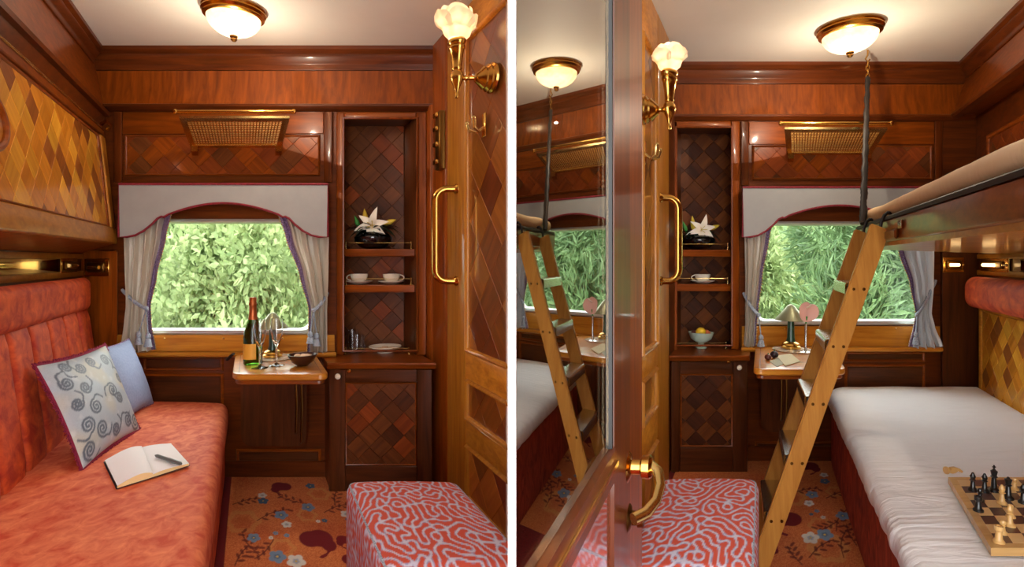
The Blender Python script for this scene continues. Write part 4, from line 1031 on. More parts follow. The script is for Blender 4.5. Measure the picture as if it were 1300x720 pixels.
# ------------------------------------------------------------------ folding tables
def rslab(mb, x0, x1, y0, y1, r, z0, z1, e=.006):
    rings = [(e, z0), (0, z0 + e), (0, z1 - e), (e * .4, z1 - e * .3), (e * 1.2, z1)]; n = 28; vs = []; fs = []
    for i, z in rings: vs += [(a, b, z) for a, b in rrect(x0 + i, x1 - i, y0 + i, y1 - i, max(r - i, .002), 6)]
    for k in range(len(rings) - 1):
        for i in range(n):
            j = (i + 1) % n; fs.append((k * n + i, k * n + j, (k + 1) * n + j, (k + 1) * n + i))
    fs.append(tuple(range(n))[::-1]); fs.append(tuple((len(rings) - 1) * n + i for i in range(n))); mb._add(vs, fs); return mb
TW = .69
def table(room, vb, u0, u1, vf, hx, label):
    e = empty('folding_table', room.m((u0 + u1) / 2, vb - .09, 0), label, 'table')
    t = rslab(MB(), u0, u1, vf, vb - .085, .05, TW - .03, TW, .006).build('table_top', 'honey_x', e, room)
    for q in (u0 + .028, u1 - .032): rbx('inlay_line', 'mahogany_y', t, room, q, q + .004, vf + .04, vb - .11, TW - .001, TW + .0006, bev=0)
    rslab(MB(), u0 + .012, u1 - .012, vf + .02, vb - .09, .04, TW - .052, TW - .031, .004).build('apron', 'mahogany_x', e, room)
    # flap hanging below, with round lower corners
    f0, f1, z0, z1 = u0 + .03, u1 - .05, .20, TW - .06; pts = rrect(f0, f1, z0, z1, .06, 6)
    MB().prism([(a, vb - .10, b) for a, b in pts], [(a, vb - .078, b) for a, b in pts]).build('flap', 'walnut_z', e, room)
    MB().prism([(a, vb - .114, b) for a, b in rrect((f0 + f1) / 2 - .07, (f0 + f1) / 2 + .07, z1 - .06, z1 + .01, .05)], [(a, vb - .10, b) for a, b in rrect((f0 + f1) / 2 - .07, (f0 + f1) / 2 + .07, z1 - .06, z1 + .01, .05)]).build('bracket', 'mahogany_x', e, room)
    for q, zz in ((hx, (.27, .60)), (hx + .028, (.22, .64))):
        MB().tube([(q, vb - .10, zz[0]), (q, vb - .13, zz[0] + .015), (q + .004, vb - .135, (zz[0] + zz[1]) / 2), (q, vb - .13, zz[1] - .015), (q, vb - .10, zz[1])], .006, 8).build('stay_bar', 'bronze', e, room)
    rbx('wall_bracket', 'mahogany_x', e, room, u0 + .03, u1 - .03, vb - .09, vb - .021, TW - .07, TW - .034)
    return e
table(L, VBL, -.082, .351, 2.46, .24, 'small honey wood folding table with champagne under the window')
table(R, VBR, -.050, .385, 2.57, .10, 'small honey wood folding table with green lamp behind the ladder')
# ------------------------------------------------------------------ things on the tables and shelves
def thing(name, room, uvw, label, cat, group=None, rot=0):
    return empty(name, room.m(*uvw), label, cat, group, (0, 0, rot) if rot else None)
def P(name, mat, e, mb, **k): return mb.build(name, mat, e, local=True, **k)

b = thing('champagne_bottle', L, (.012, 2.70, TW), 'green champagne bottle with copper foil on the folding table', 'bottle')
P('glass_body', 'bottle_glass', b, MB().lathe([(.0001, .012), (.03, .004), (.040, 0), (.0435, .006), (.0435, .13), (.041, .155), (.030, .19), (.019, .225), (.0155, .25), (.0155, .305), (.0001, .305)], seg=28))
P('foil', 'foil_copper', b, MB().lathe([(.022, .219), (.0195, .232), (.0170, .255), (.0165, .285), (.0185, .288), (.0185, .298), (.0165, .302), (.0165, .322), (.013, .327), (.0001, .327)], seg=24))
P('label', 'wine_label', b, MB().grid(lambda s, t: (.0441 * math.cos(math.pi * (1.12 + .62 * s)), .0441 * math.sin(math.pi * (1.12 + .62 * s)), .028 + .075 * t), 14, 2))
def flute(uv, label):
    e = thing('champagne_flute', L, (uv[0], uv[1], TW), label, 'glass')
    out = [(.037, 0), (.037, .002), (.013, .006), (.0052, .014), (.0048, .09), (.009, .10), (.020, .125), (.0275, .155), (.029, .185), (.0265, .228)]
    inn = [(.0245, .228), (.027, .185), (.0255, .156), (.018, .127), (.006, .106), (.0001, .103)]
    P('crystal', 'crystal', e, MB().lathe(out + inn, seg=24)); return e
flute((L.u(330, 2.60), 2.60), 'empty champagne flute close to the green bottle'); flute((L.u(351, 2.66), 2.66), 'empty champagne flute in front of the cone lamp')
def cone_lamp(room, uvw, s, label):
    e = thing('table_lamp', room, uvw, label, 'lamp')
    P('base', 'brass', e, MB().lathe([(.052 * s, 0), (.053 * s, .012 * s), (.045 * s, .018 * s), (.046 * s, .028 * s), (.036 * s, .036 * s), (.022 * s, .040 * s), (.0001, .041 * s)], seg=28))
    P('stem', 'lamp_green', e, MB().lathe([(.026 * s, .038 * s), (.020 * s, .06 * s), (.0175 * s, .15 * s), (.019 * s, .17 * s), (.0001, .172 * s)], seg=24))
    P('shade', 'lamp_shade', e, MB().lathe([(.086 * s, .160 * s), (.084 * s, .164 * s), (.046 * s, .208 * s), (.02 * s, .240 * s), (.008 * s, .249 * s), (.0001, .251 * s)], seg=32))
    P('bulb', 'lit_bulb', e, MB().sphere((0, 0, .182 * s), .016 * s, 10, 6)); return e
cone_lamp(L, (L.u(346, 2.88), 2.88, TW + .006), .92, 'small brass table lamp with cone shade behind the flutes')
cone_lamp(R, (R.u(1004, 3.15), 3.15, TW + .006), 1.0, 'green stemmed table lamp with cone shade beside the pink flower')
for room, u, v, lb in ((L, L.u(346, 2.86), 2.86, 'thin round coaster tray beneath the cone lamp near the champagne'), (R, R.u(1008, 3.10), 3.10, 'thin round coaster tray beneath the green stemmed lamp')):
    o = MB().lathe([(.105, 0), (.112, .002), (.113, .005), (.108, .005), (.10, .0035), (.0001, .0035)], room.m(u, v, TW + .0005), 40).build('coaster_tray', 'porcelain', None); tag(o, lb, 'tray')
bw = thing('bowl', L, (L.u(384, 2.66), 2.66, TW), 'dark brown bowl holding pale nuts on the champagne table', 'bowl')
P('dish', 'bowl_brown', bw, MB().lathe([(.026, 0), (.028, .004), (.05, .02), (.064, .045), (.067, .055), (.063, .055), (.058, .045), (.045, .024), (.02, .012), (.0001, .011)], seg=32))
for i, (x, y, z) in enumerate(((-.018, -.004, .043), (.016, .008, .043), (.012, -.022, .041), (-.006, .026, .040), (-.03, .018, .041), (.034, -.006, .043))):
    o = MB().sphere(tuple(wloc(bw) + Vector((x, y, z))), .0165, 12, 8, (1.15, .9, .8)).build('nut', 'nut', None)
    tag(o, 'pale nut lying in the dark brown bowl', 'nut', 'nuts in the brown bowl')
o = MB().tube([L.m(L.u(375, 2.80), 2.80, TW + .006), L.m(L.u(398, 2.82), 2.82, TW + .006)], .004, 6).build('pen', 'cover_black', None); tag(o, 'thin dark pen lying behind the brown bowl', 'pen')
tr = thing('table_strap', L, (-.10, 2.90, .66), 'black leather strap end hanging at the champagne table corner', 'strap')
MB().tube([L.m(-.125, 2.95, .665), L.m(-.105, 2.94, .688), L.m(-.092, 2.93, .70)], .012, 8, flat=.5).build('strap', 'leather_dark', tr)

def lily_arrangement(room, uvw, s, label, seed):
    e = thing('flower_arrangement', room, uvw, label, 'flowers'); rn = random.Random(seed)
    P('vase', 'vase_black', e, MB().lathe([(.045 * s, 0), (.07 * s, .01 * s), (.098 * s, .04 * s), (.100 * s, .062 * s), (.085 * s, .082 * s), (.06 * s, .09 * s), (.055 * s, .088 * s), (.0001, .084 * s)], seg=32))
    def blade(c, d, up, ln, wd, curl, nm, mat, n=10):
        d = Vector(d).normalized(); up = Vector(up); side = d.cross(up).normalized(); up = side.cross(d); c = Vector(c)
        def fn(a, t):
            w = wd * math.sin(math.pi * min(1, .12 + .88 * t) ** .8) ** .8 * (1 - .1 * t); x = (a - .5) * 2
            q = c + d * (ln * t) + up * (-curl * t * t * t * ln + .10 * ln * math.sin(math.pi * t)) + side * (w * x) + up * (.25 * w * x * x); return tuple(q)
        return MB().grid(fn, 4, n).build(nm, mat, e, local=True)
    h = Vector((.005, -.03, .125)) * s
    for k in range(6):
        a = 2 * math.pi * k / 6 + .3; d = Vector((math.cos(a), -.45, math.sin(a) * .85)); blade(h, d, Vector((0, -1, .15)), (.085 + .012 * (k % 2)) * s, .021 * s, .35, 'petal', 'lily')
    for k in range(5):
        a = 2 * math.pi * k / 5; MB().tube([tuple(h), tuple(h + Vector((.012 * math.cos(a), -.03, .012 * math.sin(a))) * s), tuple(h + Vector((.022 * math.cos(a), -.05, .022 * math.sin(a))) * s)], .0018 * s, 5).build('stamen', 'bud_yellow', e, local=True)
    def bud(p0, p1, r, mat):
        MB().tube([tuple(Vector(p0) * s + (Vector(p1) - Vector(p0)) * s * t) for t in (0, .2, .5, .8, 1)], [r * s * q for q in (.45, .9, 1, .6, .1)], 10).build('bud', mat, e, local=True)
    bud((-.035, -.01, .12), (-.045, -.01, .215), .015, 'bud_yellow'); bud((.06, -.02, .13), (.125, -.02, .155), .015, 'bud_yellow'); bud((-.075, 0, .11), (-.10, 0, .18), .012, 'stem_green')
    for k in range(34):
        a = rn.uniform(0, 2 * math.pi); z = rn.uniform(-.05, .8); d = Vector((math.cos(a), .35 * math.sin(a) - .1, z))
        blade(Vector((.03 * math.cos(a), .02 * math.sin(a), .085)) * s, d, (0, 0, 1), rn.uniform(.07, .12) * s, .016 * s, .5, 'leaf', 'leaf_dark', 6)
    return e
lily_arrangement(L, (L.u(474, VBL + .115), VBL + .115, SHL[0] + .001), 1.08, 'white lily in round black vase, shelf above the two teacups', 3)
lily_arrangement(R, (R.u(887, VBR + .115), VBR + .115, SHR[0] + .001), .98, 'white lily in round black vase, shelf above the single teacup', 8)
def teacup(room, uvw, side, label, s=1.0):
    e = thing('teacup', room, uvw, label, 'cup')
    P('saucer', 'porcelain', e, MB().lathe([(.032 * s, 0), (.036 * s, .003 * s), (.060 * s, .010 * s), (.072 * s, .016 * s), (.071 * s, .018 * s), (.055 * s, .0125 * s), (.03 * s, .006 * s), (.0001, .006 * s)], seg=32))
    P('bowl', 'porcelain', e, MB().lathe([(.022 * s, .007 * s), (.024 * s, .012 * s), (.038 * s, .022 * s), (.045 * s, .040 * s), (.047 * s, .055 * s), (.0445 * s, .055 * s), (.042 * s, .040 * s), (.034 * s, .024 * s), (.0001, .018 * s)], seg=28))
    P('handle', 'porcelain', e, MB().tube([(side * (.043 + .024 * math.sin(t)) * s, 0, (.035 + .015 * math.cos(t)) * s) for t in [math.pi * i / 10 for i in range(11)]], .0034 * s, 8)); return e
teacup(L, (L.u(456, VBL + .11), VBL + .11, SHL[1] + .001), -1, 'white teacup on saucer nearer the window curtain, shared shelf', 1.06)
teacup(L, (L.u(497, VBL + .11), VBL + .11, SHL[1] + .001), 1, 'white teacup on saucer nearer the honey door, shared shelf', 1.06)
teacup(R, (R.u(892, VBR + .11), VBR + .11, SHR[1] + .001), -1, 'single white teacup on saucer above the green fruit bowl', 1.02)
g = thing('tumbler', L, (L.u(453, VBL + .10), VBL + .10, CTL + .001), 'clear glass tumbler on the cabinet counter near the plate', 'glass')
P('crystal', 'crystal', g, MB().lathe([(.036, 0), (.038, .004), (.041, .095), (.039, .095), (.036, .012), (.0001, .01)], seg=24))
g = thing('water_glass', L, (L.u(447, VBL + .16), VBL + .16, CTL + .001), 'taller clear glass behind the tumbler on the cabinet counter', 'glass')
P('crystal', 'crystal', g, MB().lathe([(.026, 0), (.028, .004), (.032, .12), (.030, .12), (.026, .012), (.0001, .01)], seg=24))
pl = thing('plate', L, (L.u(489, VBL + .10), VBL + .10, CTL + .001), 'white rimmed plate of biscuits on the cabinet counter', 'plate')
P('dish', 'porcelain', pl, MB().lathe([(.045, 0), (.048, .010), (.075, .020), (.092, .032), (.091, .036), (.078, .028), (.05, .017), (.0001, .017)], seg=36))
for i, (x, y) in enumerate(((-.025, -.01), (.012, -.018), (.034, .012), (-.005, .02))):
    o = MB().lathe([(.018, 0), (.020, .003), (.018, .007), (.0001, .008)], tuple(wloc(pl) + Vector((x, y, .0185 + .001 * i))), 14).build('biscuit', 'nut', None); tag(o, 'small round biscuit on the rimmed plate', 'biscuit', 'biscuits on the plate')
fbw = thing('footed_bowl', R, (R.u(890, VBR + .06), VBR + .06, CTR + .001), 'pale green footed bowl of fruit on the walnut cabinet counter', 'bowl')
P('dish', 'porcelain_green', fbw, MB().lathe([(.034, 0), (.036, .006), (.026, .012), (.018, .02), (.018, .032), (.035, .038), (.062, .058), (.073, .088), (.076, .096), (.072, .096), (.066, .084), (.05, .062), (.02, .05), (.0001, .048)], seg=36))
for (x, y, z, r, mt, nm, lb) in ((-.006, -.012, .100, .027, 'lemon', 'lemon', 'yellow lemon on top of the footed bowl'), (.034, .004, .086, .025, 'peach', 'peach', 'blushing peach in the footed bowl right of the lemon'),
                                 (-.036, .012, .086, .022, 'fig', 'fig', 'dark fig in the footed bowl behind the lemon')):
    o = MB().sphere(tuple(wloc(fbw) + Vector((x, y, z))), r, 16, 10, (1.12, .95, .95) if nm == 'lemon' else (1, 1, .95)).build(nm, mt, None); tag(o, lb, 'fruit')

# right table: anthurium, fruit, cards
an = thing('bud_vase', R, (R.u(1023, 3.03), 3.03, TW), 'pink anthurium in slim metal bud vase beside the green lamp', 'flower')
P('vase', 'steel', an, MB().lathe([(.034, 0), (.035, .003), (.012, .010), (.0065, .018), (.006, .10), (.0075, .155), (.009, .16), (.006, .16), (.0001, .15)], seg=20))
P('stem', 'stem_green', an, MB().tube([(0, 0, .15), (.001, -.002, .175), (.004, -.004, .20)], .0045, 8))
sh = MB(); c0 = Vector((.006, -.006, .235))
def heart(s, t):
    a = 2 * math.pi * s; r = t * (.052 + .010 * math.cos(a) - .016 * max(0, math.cos(a - math.pi / 2)) ** 8 + .010 * max(0, -math.sin(a)) ** 3)
    x, z = r * math.cos(a), r * math.sin(a) * 1.05; th = -.5; xx = x * math.cos(th) - z * math.sin(th); zz = x * math.sin(th) + z * math.cos(th)
    return (c0.x + xx, c0.y + .012 * (1 - t) + .35 * zz * .3 - .006 * math.cos(3 * a) * t * t, c0.z + zz)
sh.grid(heart, 36, 6); P('spathe', 'anthurium', an, sh)
P('spadix', 'lily', an, MB().tube([tuple(c0 + Vector((0, .006, .012))), tuple(c0 + Vector((.004, -.012, .02))), tuple(c0 + Vector((.006, -.028, .034)))], [.005, .005, .003], 8))
for (px, v, r, mt, lb, nm) in ((983, 2.86, .020, 'plum', 'dark purple plum with stalk on the small table', 'plum'), (975, 2.80, .0165, 'fig', 'small reddish brown fig beside the purple plum', 'fig')):
    c = R.m(R.u(px, v), v, TW + r * .95); e = empty(nm, c - Vector((0, 0, r * .95)), lb, 'fruit')
    MB().sphere(tuple(c), r, 16, 10, (1, 1, .95)).build('flesh', mt, e); MB().tube([tuple(c + Vector((0, 0, r * .9))), tuple(c + Vector((.002, 0, r * 1.35)))], .0025, 6).build('stalk', 'stem_green', e)
for i, (pxs, z, mt, lb, nm) in enumerate((([(977, 459), (986, 466), (1000, 460), (990, 454)], .001, 'card_grey', 'grey ruled card lying nearest the table edge', 'card'),
                                         ([(986, 452), (997, 465), (1016, 459), (1004, 449)], .003, 'card_cream', 'cream folded letter lying on the grey card', 'letter'))):
    q = [R.m(*R.on(a, b, TW + z)) for a, b in pxs]; mb = MB().prism([tuple(p) for p in q], [tuple(p + Vector((0, 0, .0015))) for p in q]); o = mb.build(nm, mt, None, smooth=False); tag(o, lb, 'paper')

# ------------------------------------------------------------------ cushions, notebook
def cushion(name, C, thick, mat, label, cols=None, trim=None, trim_r=.006, nrm=1, n=56, fringe=False):
    """C = four world corners: bottom near, bottom far, top far, top near"""
    C = [Vector(c) for c in C]; nr = ((C[1] - C[0]).cross(C[3] - C[0])).normalized() * nrm
    e = empty(name, (C[0] + C[1]) / 2, label, 'cushion')
    def pos(s, t, sd):
        pin = .035 * (math.sin(math.pi * s) * 0 + 1); ex = 4 * s * (1 - s); ey = 4 * t * (1 - t)
        s2 = s + .04 * (.5 - s) * 2 * ey * 1; t2 = t + .04 * (.5 - t) * 2 * ex
        p = C[0] * (1 - s2) * (1 - t2) + C[1] * s2 * (1 - t2) + C[2] * s2 * t2 + C[3] * (1 - s2) * t2
        b = thick * (max(0, ex) * max(0, ey)) ** .45 * (1 + .07 * mnoise.noise(Vector((s * 5, t * 5, 3 + sd)))); return p + nr * b * (sd if sd > 0 else -.35)
    for sd, nm in ((1, 'front_cover'), (-1, 'back_cover')):
        mb = MB().grid(lambda s, t: tuple(pos(s, t, sd)), n, n)
        cc = None
        if cols is not None:
            S, T = [a.ravel() for a in np.meshgrid(np.linspace(0, 1, n + 1), np.linspace(0, 1, n + 1))]; cc = cols(S, T)
        mb.build(nm, mat, e, cols=cc)
    path = [pos(i / 30, 0, 0) for i in range(30)] + [pos(1, i / 30, 0) for i in range(30)] + [pos(1 - i / 30, 1, 0) for i in range(30)] + [pos(0, 1 - i / 30, 0) for i in range(30)]
    if fringe:
        mb = MB(); mb.tube(path, trim_r * .6, 6, closed=True); cen = sum(path, Vector()) / len(path); rn = random.Random(5)
        for i in range(len(path)):
            for k in range(7):
                p = path[i].lerp(path[(i + 1) % len(path)], k / 7); d = (p - cen).normalized()
                d = (d + Vector((rn.uniform(-.35, .35), rn.uniform(-.35, .35), rn.uniform(-.35, .35)))).normalized(); mb.tube([p, p + d * rn.uniform(.011, .018)], [.0028, .0016], 4)
        o = mb.build('fringe', trim, e); o['kind'] = 'stuff'
    else: MB().tube(path, trim_r, 6, closed=True).build('piping', trim, e)
    return e
def swirls(S, T):
    c = np.zeros((S.size, 3)); n = hex_noise(S, T, 7, 4) * .5 + .5; n2 = hex_noise(S, T, 24, 1) * .5 + .5
    c[:] = srgb(176, 186, 196)[:3]; mixc(c, srgb(196, 190, 172), ss(.45, .75, n) * .8); mixc(c, srgb(214, 216, 216), ss(.62, .85, n2) * .5)
    rn = random.Random(12)
    cen = [(.10, .10, 1), (.14, .30, -1), (.12, .52, 1), (.12, .74, -1), (.30, .20, 1), (.30, .42, -1), (.28, .64, 1), (.36, .85, -1), (.22, .90, 1), (.55, .88, 1), (.78, .84, -1), (.62, .50, 1), (.70, .40, -1), (.74, .14, 1), (.90, .10, -1), (.50, .12, 1), (.88, .60, 1)]
    for cx, cy, sg in cen:
        r0 = rn.uniform(.062, .088); d = np.hypot(S - cx, T - cy); th = np.arctan2((T - cy) * sg, S - cx); ph = rn.uniform(0, 6)
        best = np.full(S.size, 9.0)
        for k in range(3):
            rr = ((th + ph) % (2 * math.pi) + 2 * math.pi * k) / (2 * math.pi) * r0 * .42; best = np.minimum(best, np.where(rr < r0, np.abs(d - rr), 9.0))
        a0 = -ph * sg + 6.28 * (1 / .42 % 1) * sg; tx, ty = math.cos(a0), math.sin(a0); ax = (S - cx - tx * r0) * -ty * sg + (T - cy - ty * r0) * tx * sg
        ay = (S - cx - tx * r0) * tx + (T - cy - ty * r0) * ty; best = np.minimum(best, np.where((ax > 0) & (ax < .13), np.abs(ay - .03 * np.sin(ax * 30)), 9))
        mixc(c, srgb(70, 80, 98), ss(.015, .008, best) * .9)
    return c
wseat = .442
q = [L.m(*L.on(104, 598, wseat)), L.m(*L.on(177, 546, wseat)), L.m(-.675, 2.56, .805), L.m(-.815, 2.08, .80)]
cushion('patterned_cushion', q, .055, 'brocade', 'silver brocade cushion with dark swirls and magenta fringe on the sofa', swirls, 'fringe_magenta', .010, 1, 96, True)
q = [L.m(-.60, 2.55, wseat), L.m(-.51, 2.90, wseat), L.m(-.640, 2.905, .785), L.m(-.74, 2.52, .79)]
cushion('blue_cushion', q, .05, 'cotton_blue', 'plain pale blue cushion behind the brocade cushion', None, 'braid', .004, 1, 30)
nb_ = empty('notebook', L.m(*L.on(187, 590, .452)), 'open white notebook lying on the sofa seat', 'book'); ws = .446
cn = {k: L.m(*L.on(px, py, ws)) for k, (px, py) in dict(l=(133, 588), lb=(149, 621), sb=(194, 607), r=(240, 592), rt=(217, 566), st=(180, 572)).items()}
Z = Vector((0, 0, 1))
def page(A, Bq, Cq, D, hgt):                          # outer-near, outer-far, spine-far, spine-near
    def fn(s, t): p = (A * (1 - s) + D * s) * (1 - t) + (Bq * (1 - s) + Cq * s) * t; return tuple(p + Z * (.008 + hgt * math.sin(math.pi * min(1, s * .92 + .0)) ** .8 * (.4 + .6 * s) + .002))
    return fn
for A, Bq, Cq, D, h in ((cn['lb'], cn['l'], cn['st'], cn['sb'], .022), (cn['r'], cn['rt'], cn['st'], cn['sb'], .007)):
    top = page(A, Bq, Cq, D, h); mb = MB(); nx = 16; vs = []; fs = []
    for t in (0, 1):
        for i in range(nx + 1): vs.append(top(i / nx, t))
        for i in range(nx + 1): p = Vector(top(i / nx, t)); s = i / nx; g_ = (A * (1 - s) + D * s) * (1 - t) + (Bq * (1 - s) + Cq * s) * t; vs.append(tuple(g_ + Z * .003))
    m = nx + 1
    for i in range(nx):
        fs += [(i, i + 1, m + i + 1, m + i), (2 * m + i, 2 * m + i + 1, 3 * m + i + 1, 3 * m + i), (m + i, m + i + 1, 3 * m + i + 1, 3 * m + i)]
    mb._add(vs, fs); mb.build('page_edges', 'page_edge', nb_, smooth=False)
    MB().grid(top, nx, 8).build('page', 'paper', nb_)
    k = 1.03; MB().prism([tuple(D + (x - D) * k) for x in (A, Bq, Cq, D)], [tuple(D + (x - D) * k + Z * .003) for x in (A, Bq, Cq, D)]).build('cover', 'cover_black', nb_, smooth=False)
p0, p1 = L.m(*L.on(197, 578, .470)), L.m(*L.on(230, 589, .470)); o = MB().tube([p0, p0.lerp(p1, .08), p0.lerp(p1, .5), p0.lerp(p1, .55), p0.lerp(p1, .95), p1], [.002, .0062, .0066, .0074, .007, .004], 10).build('fountain_pen', 'pen_grey', None)
tag(o, 'grey fountain pen resting on the open notebook page', 'pen')

# ------------------------------------------------------------------ chess
BW = .474; bt = BW + .020
def bu(s, t): return (.556 + .042 * t + .36 * s, 1.351 + .44 * t)
cb = empty('chessboard', R.m(*bu(.5, .5), BW), 'wooden chessboard with game in play on the white bed', 'chessboard')
def bprism(s0, s1, t0, t1, z0, z1, name, mat, bev=True):
    q = [bu(s0, t0), bu(s1, t0), bu(s1, t1), bu(s0, t1)]; return MB().prism([(a, b, z0) for a, b in q], [(a, b, z1) for a, b in q]).build(name, mat, cb, R, smooth=False)
bprism(0, 1, 0, .498, BW, bt, 'board_half', 'board_wood'); bprism(0, 1, .502, 1, BW, bt, 'board_half', 'board_wood')
m0 = .065
for i in range(8):
    for j in range(8):
        s0 = m0 + (1 - 2 * m0) * i / 8; s1 = m0 + (1 - 2 * m0) * (i + 1) / 8 - .002; t0 = m0 * .8 + (1 - 1.6 * m0) * j / 8; t1 = m0 * .8 + (1 - 1.6 * m0) * (j + 1) / 8 - .002
        bprism(s0, s1, t0, t1, bt - .0005, bt + .0006, 'square', 'maple' if (i + j) % 2 else 'rosewood')
PROF = {'pawn': [(.011, 0), (.011, .004), (.006, .009), (.0045, .020), (.0075, .022), (.005, .024), (.0072, .030), (.0055, .035), (.0001, .037)],
        'rook': [(.0125, 0), (.0125, .005), (.008, .010), (.0065, .028), (.0095, .031), (.0095, .042), (.006, .042), (.006, .039), (.0001, .039)],
        'bishop': [(.0125, 0), (.0125, .005), (.007, .011), (.005, .030), (.0085, .033), (.0055, .036), (.0078, .044), (.004, .052), (.003, .055), (.0001, .057)],
        'queen': [(.0135, 0), (.0135, .006), (.008, .012), (.0055, .038), (.0095, .041), (.006, .044), (.0095, .058), (.005, .060), (.003, .064), (.0001, .066)],
        'king': [(.0135, 0), (.0135, .006), (.008, .012), (.006, .042), (.0098, .045), (.0065, .048), (.009, .062), (.004, .066), (.0025, .070), (.0001, .070)]}
PM = {}
def piece(kind, white, px, py, label):
    c = R.m(*R.on(px, py, bt + .001)); key = (kind, white); e = empty('chess_' + kind, c, label, 'chess piece', ('pale' if white else 'black') + ' chess pieces on the board')
    mb = MB().lathe(PROF[kind], seg=16)
    if kind == 'king': mb.box(-.0015, .0015, -.0015, .0015, .069, .080, bev=0); mb.box(-.0045, .0045, -.0015, .0015, .073, .076, bev=0)
    mb.build('turned_body', 'boxwood' if white else 'ebony', e, local=True); return e
for a in (('bishop', 0, 1235, 623, 'black chess bishop nearest the far corner of the board'), ('bishop', 0, 1250, 624.5, 'black chess bishop standing next to the black king'), ('king', 0, 1262, 624, 'black chess king, tallest piece in the far row'),
          ('pawn', 0, 1244, 636, 'short black pawn behind the black rook'), ('rook', 0, 1242, 649, 'black chess rook beside the board hinge'), ('queen', 0, 1280, 633.5, 'black chess queen in the middle of the board'),
          ('bishop', 0, 1299, 639, 'black chess bishop at the picture edge'), ('pawn', 1, 1288, 622, 'pale pawn behind the black queen'), ('bishop', 1, 1272, 640, 'pale bishop beside the black queen'),
          ('pawn', 1, 1283, 657, 'pale pawn just behind the pale knight'), ('bishop', 1, 1282, 668, 'pale bishop in the centre of the near board half'), ('pawn', 1, 1273, 678, 'pale pawn right behind the pale rook'), ('rook', 1, 1268, 689, 'pale rook nearest the board front')):
    a = list(a); a[4] = a[4].replace('just behind the pale knight', 'behind the pale bishop of the near half'); piece(*a)
kc = R.m(*R.on(1208, 602, .470)); kn = empty('chess_knight', kc, 'pale knight chess piece lying on the sheet beyond the board', 'chess piece')
mb = MB().lathe([(.0125, 0), (.0125, .005), (.009, .010), (.0001, .011)], seg=16); mb.v = [(p[2] - .02, p[0], p[1] + .0125) for p in mb.v]; mb.build('foot', 'boxwood', kn, local=True)
pr = [(-.010, .005), (-.004, .022), (.012, .024), (.024, .020), (.034, .012), (.032, .006), (.018, .012), (.010, .006), (.0, .003)]
MB().prism([(x, -.006, z) for x, z in pr], [(x, .006, z) for x, z in pr]).build('horse_head', 'boxwood', kn, local=True)

# ------------------------------------------------------------------ outside: bank and bushes
o = MB().box(-40, 40, 4.0, 60, -1.4, -1.2, bev=0).build('ground', None or plain('grass_ground', srgb(96, 120, 60), .9), None, smooth=False); struct(o)
mottled('hill_green', srgb(40, 66, 34), srgb(92, 118, 66), 5, .95, .3, detail=8)
def hillf(s, t):
    x = -26 + 52 * s; y = 11.5 + 9 * t; z = -1.25 + 5.2 * t ** .7 + .5 * mnoise.noise(Vector((x * .6, y * .6, 0))); return (x, y, z)
o = MB().grid(hillf, 60, 14).build('hill', 'hill_green', None); struct(o)
for i, (c1, c2) in enumerate(((srgb(84, 116, 64), srgb(156, 180, 116)), (srgb(70, 102, 66), srgb(136, 166, 112)), (srgb(106, 132, 78), srgb(182, 198, 142)))):
    m, n, l, p = newmat('leaf_%d' % i); f = noise(n, l, objcoord(n, l, (1, 1, 1)), 3.5, 3); l.new(ramp(n, l, f, [(.3, c1), (.7, c2)]), p.inputs['Base Color']); setp(p, rough=.5)
    tr_ = n.new('ShaderNodeBsdfTranslucent'); l.new(ramp(n, l, f, [(.3, c1), (.7, c2)]), tr_.inputs[0]); mx = n.new('ShaderNodeMixShader'); mx.inputs[0].default_value = .35
    l.new(p.outputs[0], mx.inputs[1]); l.new(tr_.outputs[0], mx.inputs[2]); l.new(mx.outputs[0], n['Material Output'].inputs[0])
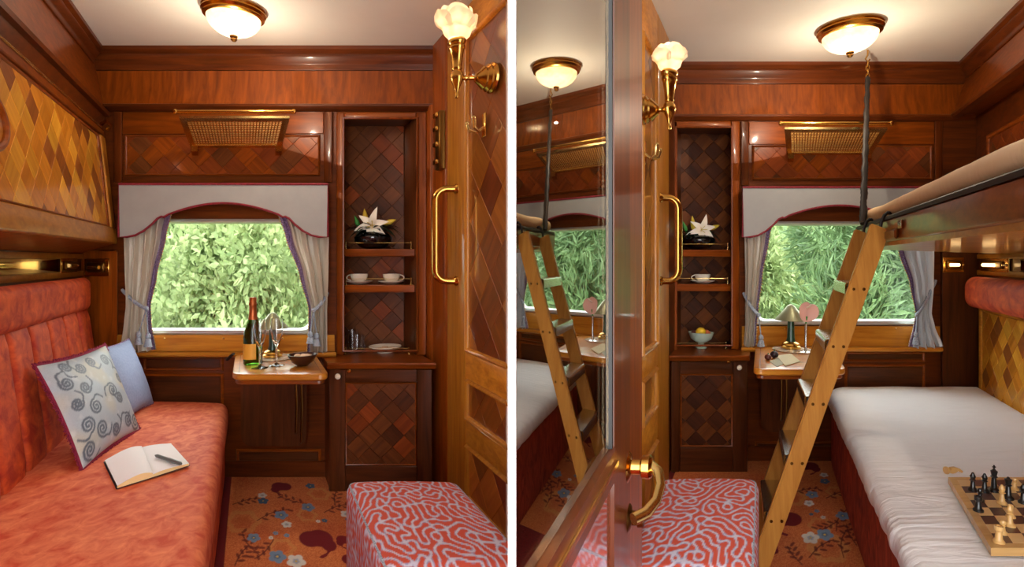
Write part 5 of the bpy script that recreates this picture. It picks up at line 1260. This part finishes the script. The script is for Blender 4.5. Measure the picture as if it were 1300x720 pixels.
def bush_mesh(seed, n, ln, wd):
    g = np.random.default_rng(seed); vs = []; fs = []
    cl = [(g.uniform(-.8, .8), g.uniform(-.5, .5), g.uniform(.3, 2.0), g.uniform(.3, .6)) for _ in range(16)]
    for i in range(n):
        c = cl[g.integers(len(cl))]; d = g.standard_normal(3); d /= np.linalg.norm(d); p = np.array(c[:3]) + d * c[3] * g.uniform(.6, 1.05)
        p[2] = max(p[2], .02); a = d + g.standard_normal(3) * .6 + np.array([0, 0, .1]); a /= np.linalg.norm(a); b = np.cross(a, g.standard_normal(3)); b /= np.linalg.norm(b)
        L_ = ln * g.uniform(.6, 1.3); W_ = wd * g.uniform(.7, 1.2); k = len(vs); nn = np.cross(a, b)
        vs += [tuple(p), tuple(p + a * L_ * .45 + b * W_), tuple(p + a * L_ - nn * L_ * .15), tuple(p + a * L_ * .45 - b * W_)]; fs.append((k, k + 1, k + 2, k + 3))
    return vs, fs
BM = []
for s, (n, ln, wd) in enumerate(((15000, .10, .020), (15000, .085, .024), (13000, .17, .014))):
    mb = MB(); vs, fs = bush_mesh(s + 2, n, ln, wd); mb.v = vs; mb.f = fs; BM.append(mb)
first = {}
def bush(x, y, sc, kind, mat, label, group):
    key = (kind, mat)
    e = empty('bush', (x, y, -1.2), label, 'bush', group)
    if key not in first:
        o = BM[kind].build('foliage', mat, e, local=True, smooth=False); first[key] = o
        t = MB().tube([(0, 0, 0), (.03, .02, .5), (-.02, 0, 1.2)], [.05, .04, .02], 7).build('stem', 'walnut_z', e, local=True); first[(key, 't')] = t
    else:
        for q in (key, (key, 't')): c = first[q].copy(); COL.objects.link(c); c.parent = e
    e.scale = (sc, sc, sc * 1.45); e.rotation_euler = (0, 0, random.choice((0, math.pi)))
rn = random.Random(4)
for c, win, gp in ((-.52, 'champagne table window', 'bushes outside the sofa window'), (.60, 'ladder side window', 'bushes outside the ladder window')):
    for row, (y, n, sp, sc, off) in enumerate(((6.0, 3, 2.6, .98, .15), (9.2, 4, 3.4, 1.3, -.2))):
        for i in range(n):
            if n == 4 and i == (3 if c < 0 else 0): continue      # hidden behind the cabinets
            x = c * y + (i - (n - 1) / 2) * sp + off; where = ('nearer', 'farther')[row] + ' leafy bush outside the ' + win
            place = ('at its left edge', 'filling its middle', 'at its right edge')[i] if n == 3 else ('far to the left', 'left of centre', 'right of centre', 'far to the right')[i]
            bush(x, y, sc, (i + row + (c > 0)) % 3, 'leaf_%d' % ((i * 2 + row + 2 * (c > 0)) % 3), where + ', ' + place, gp)
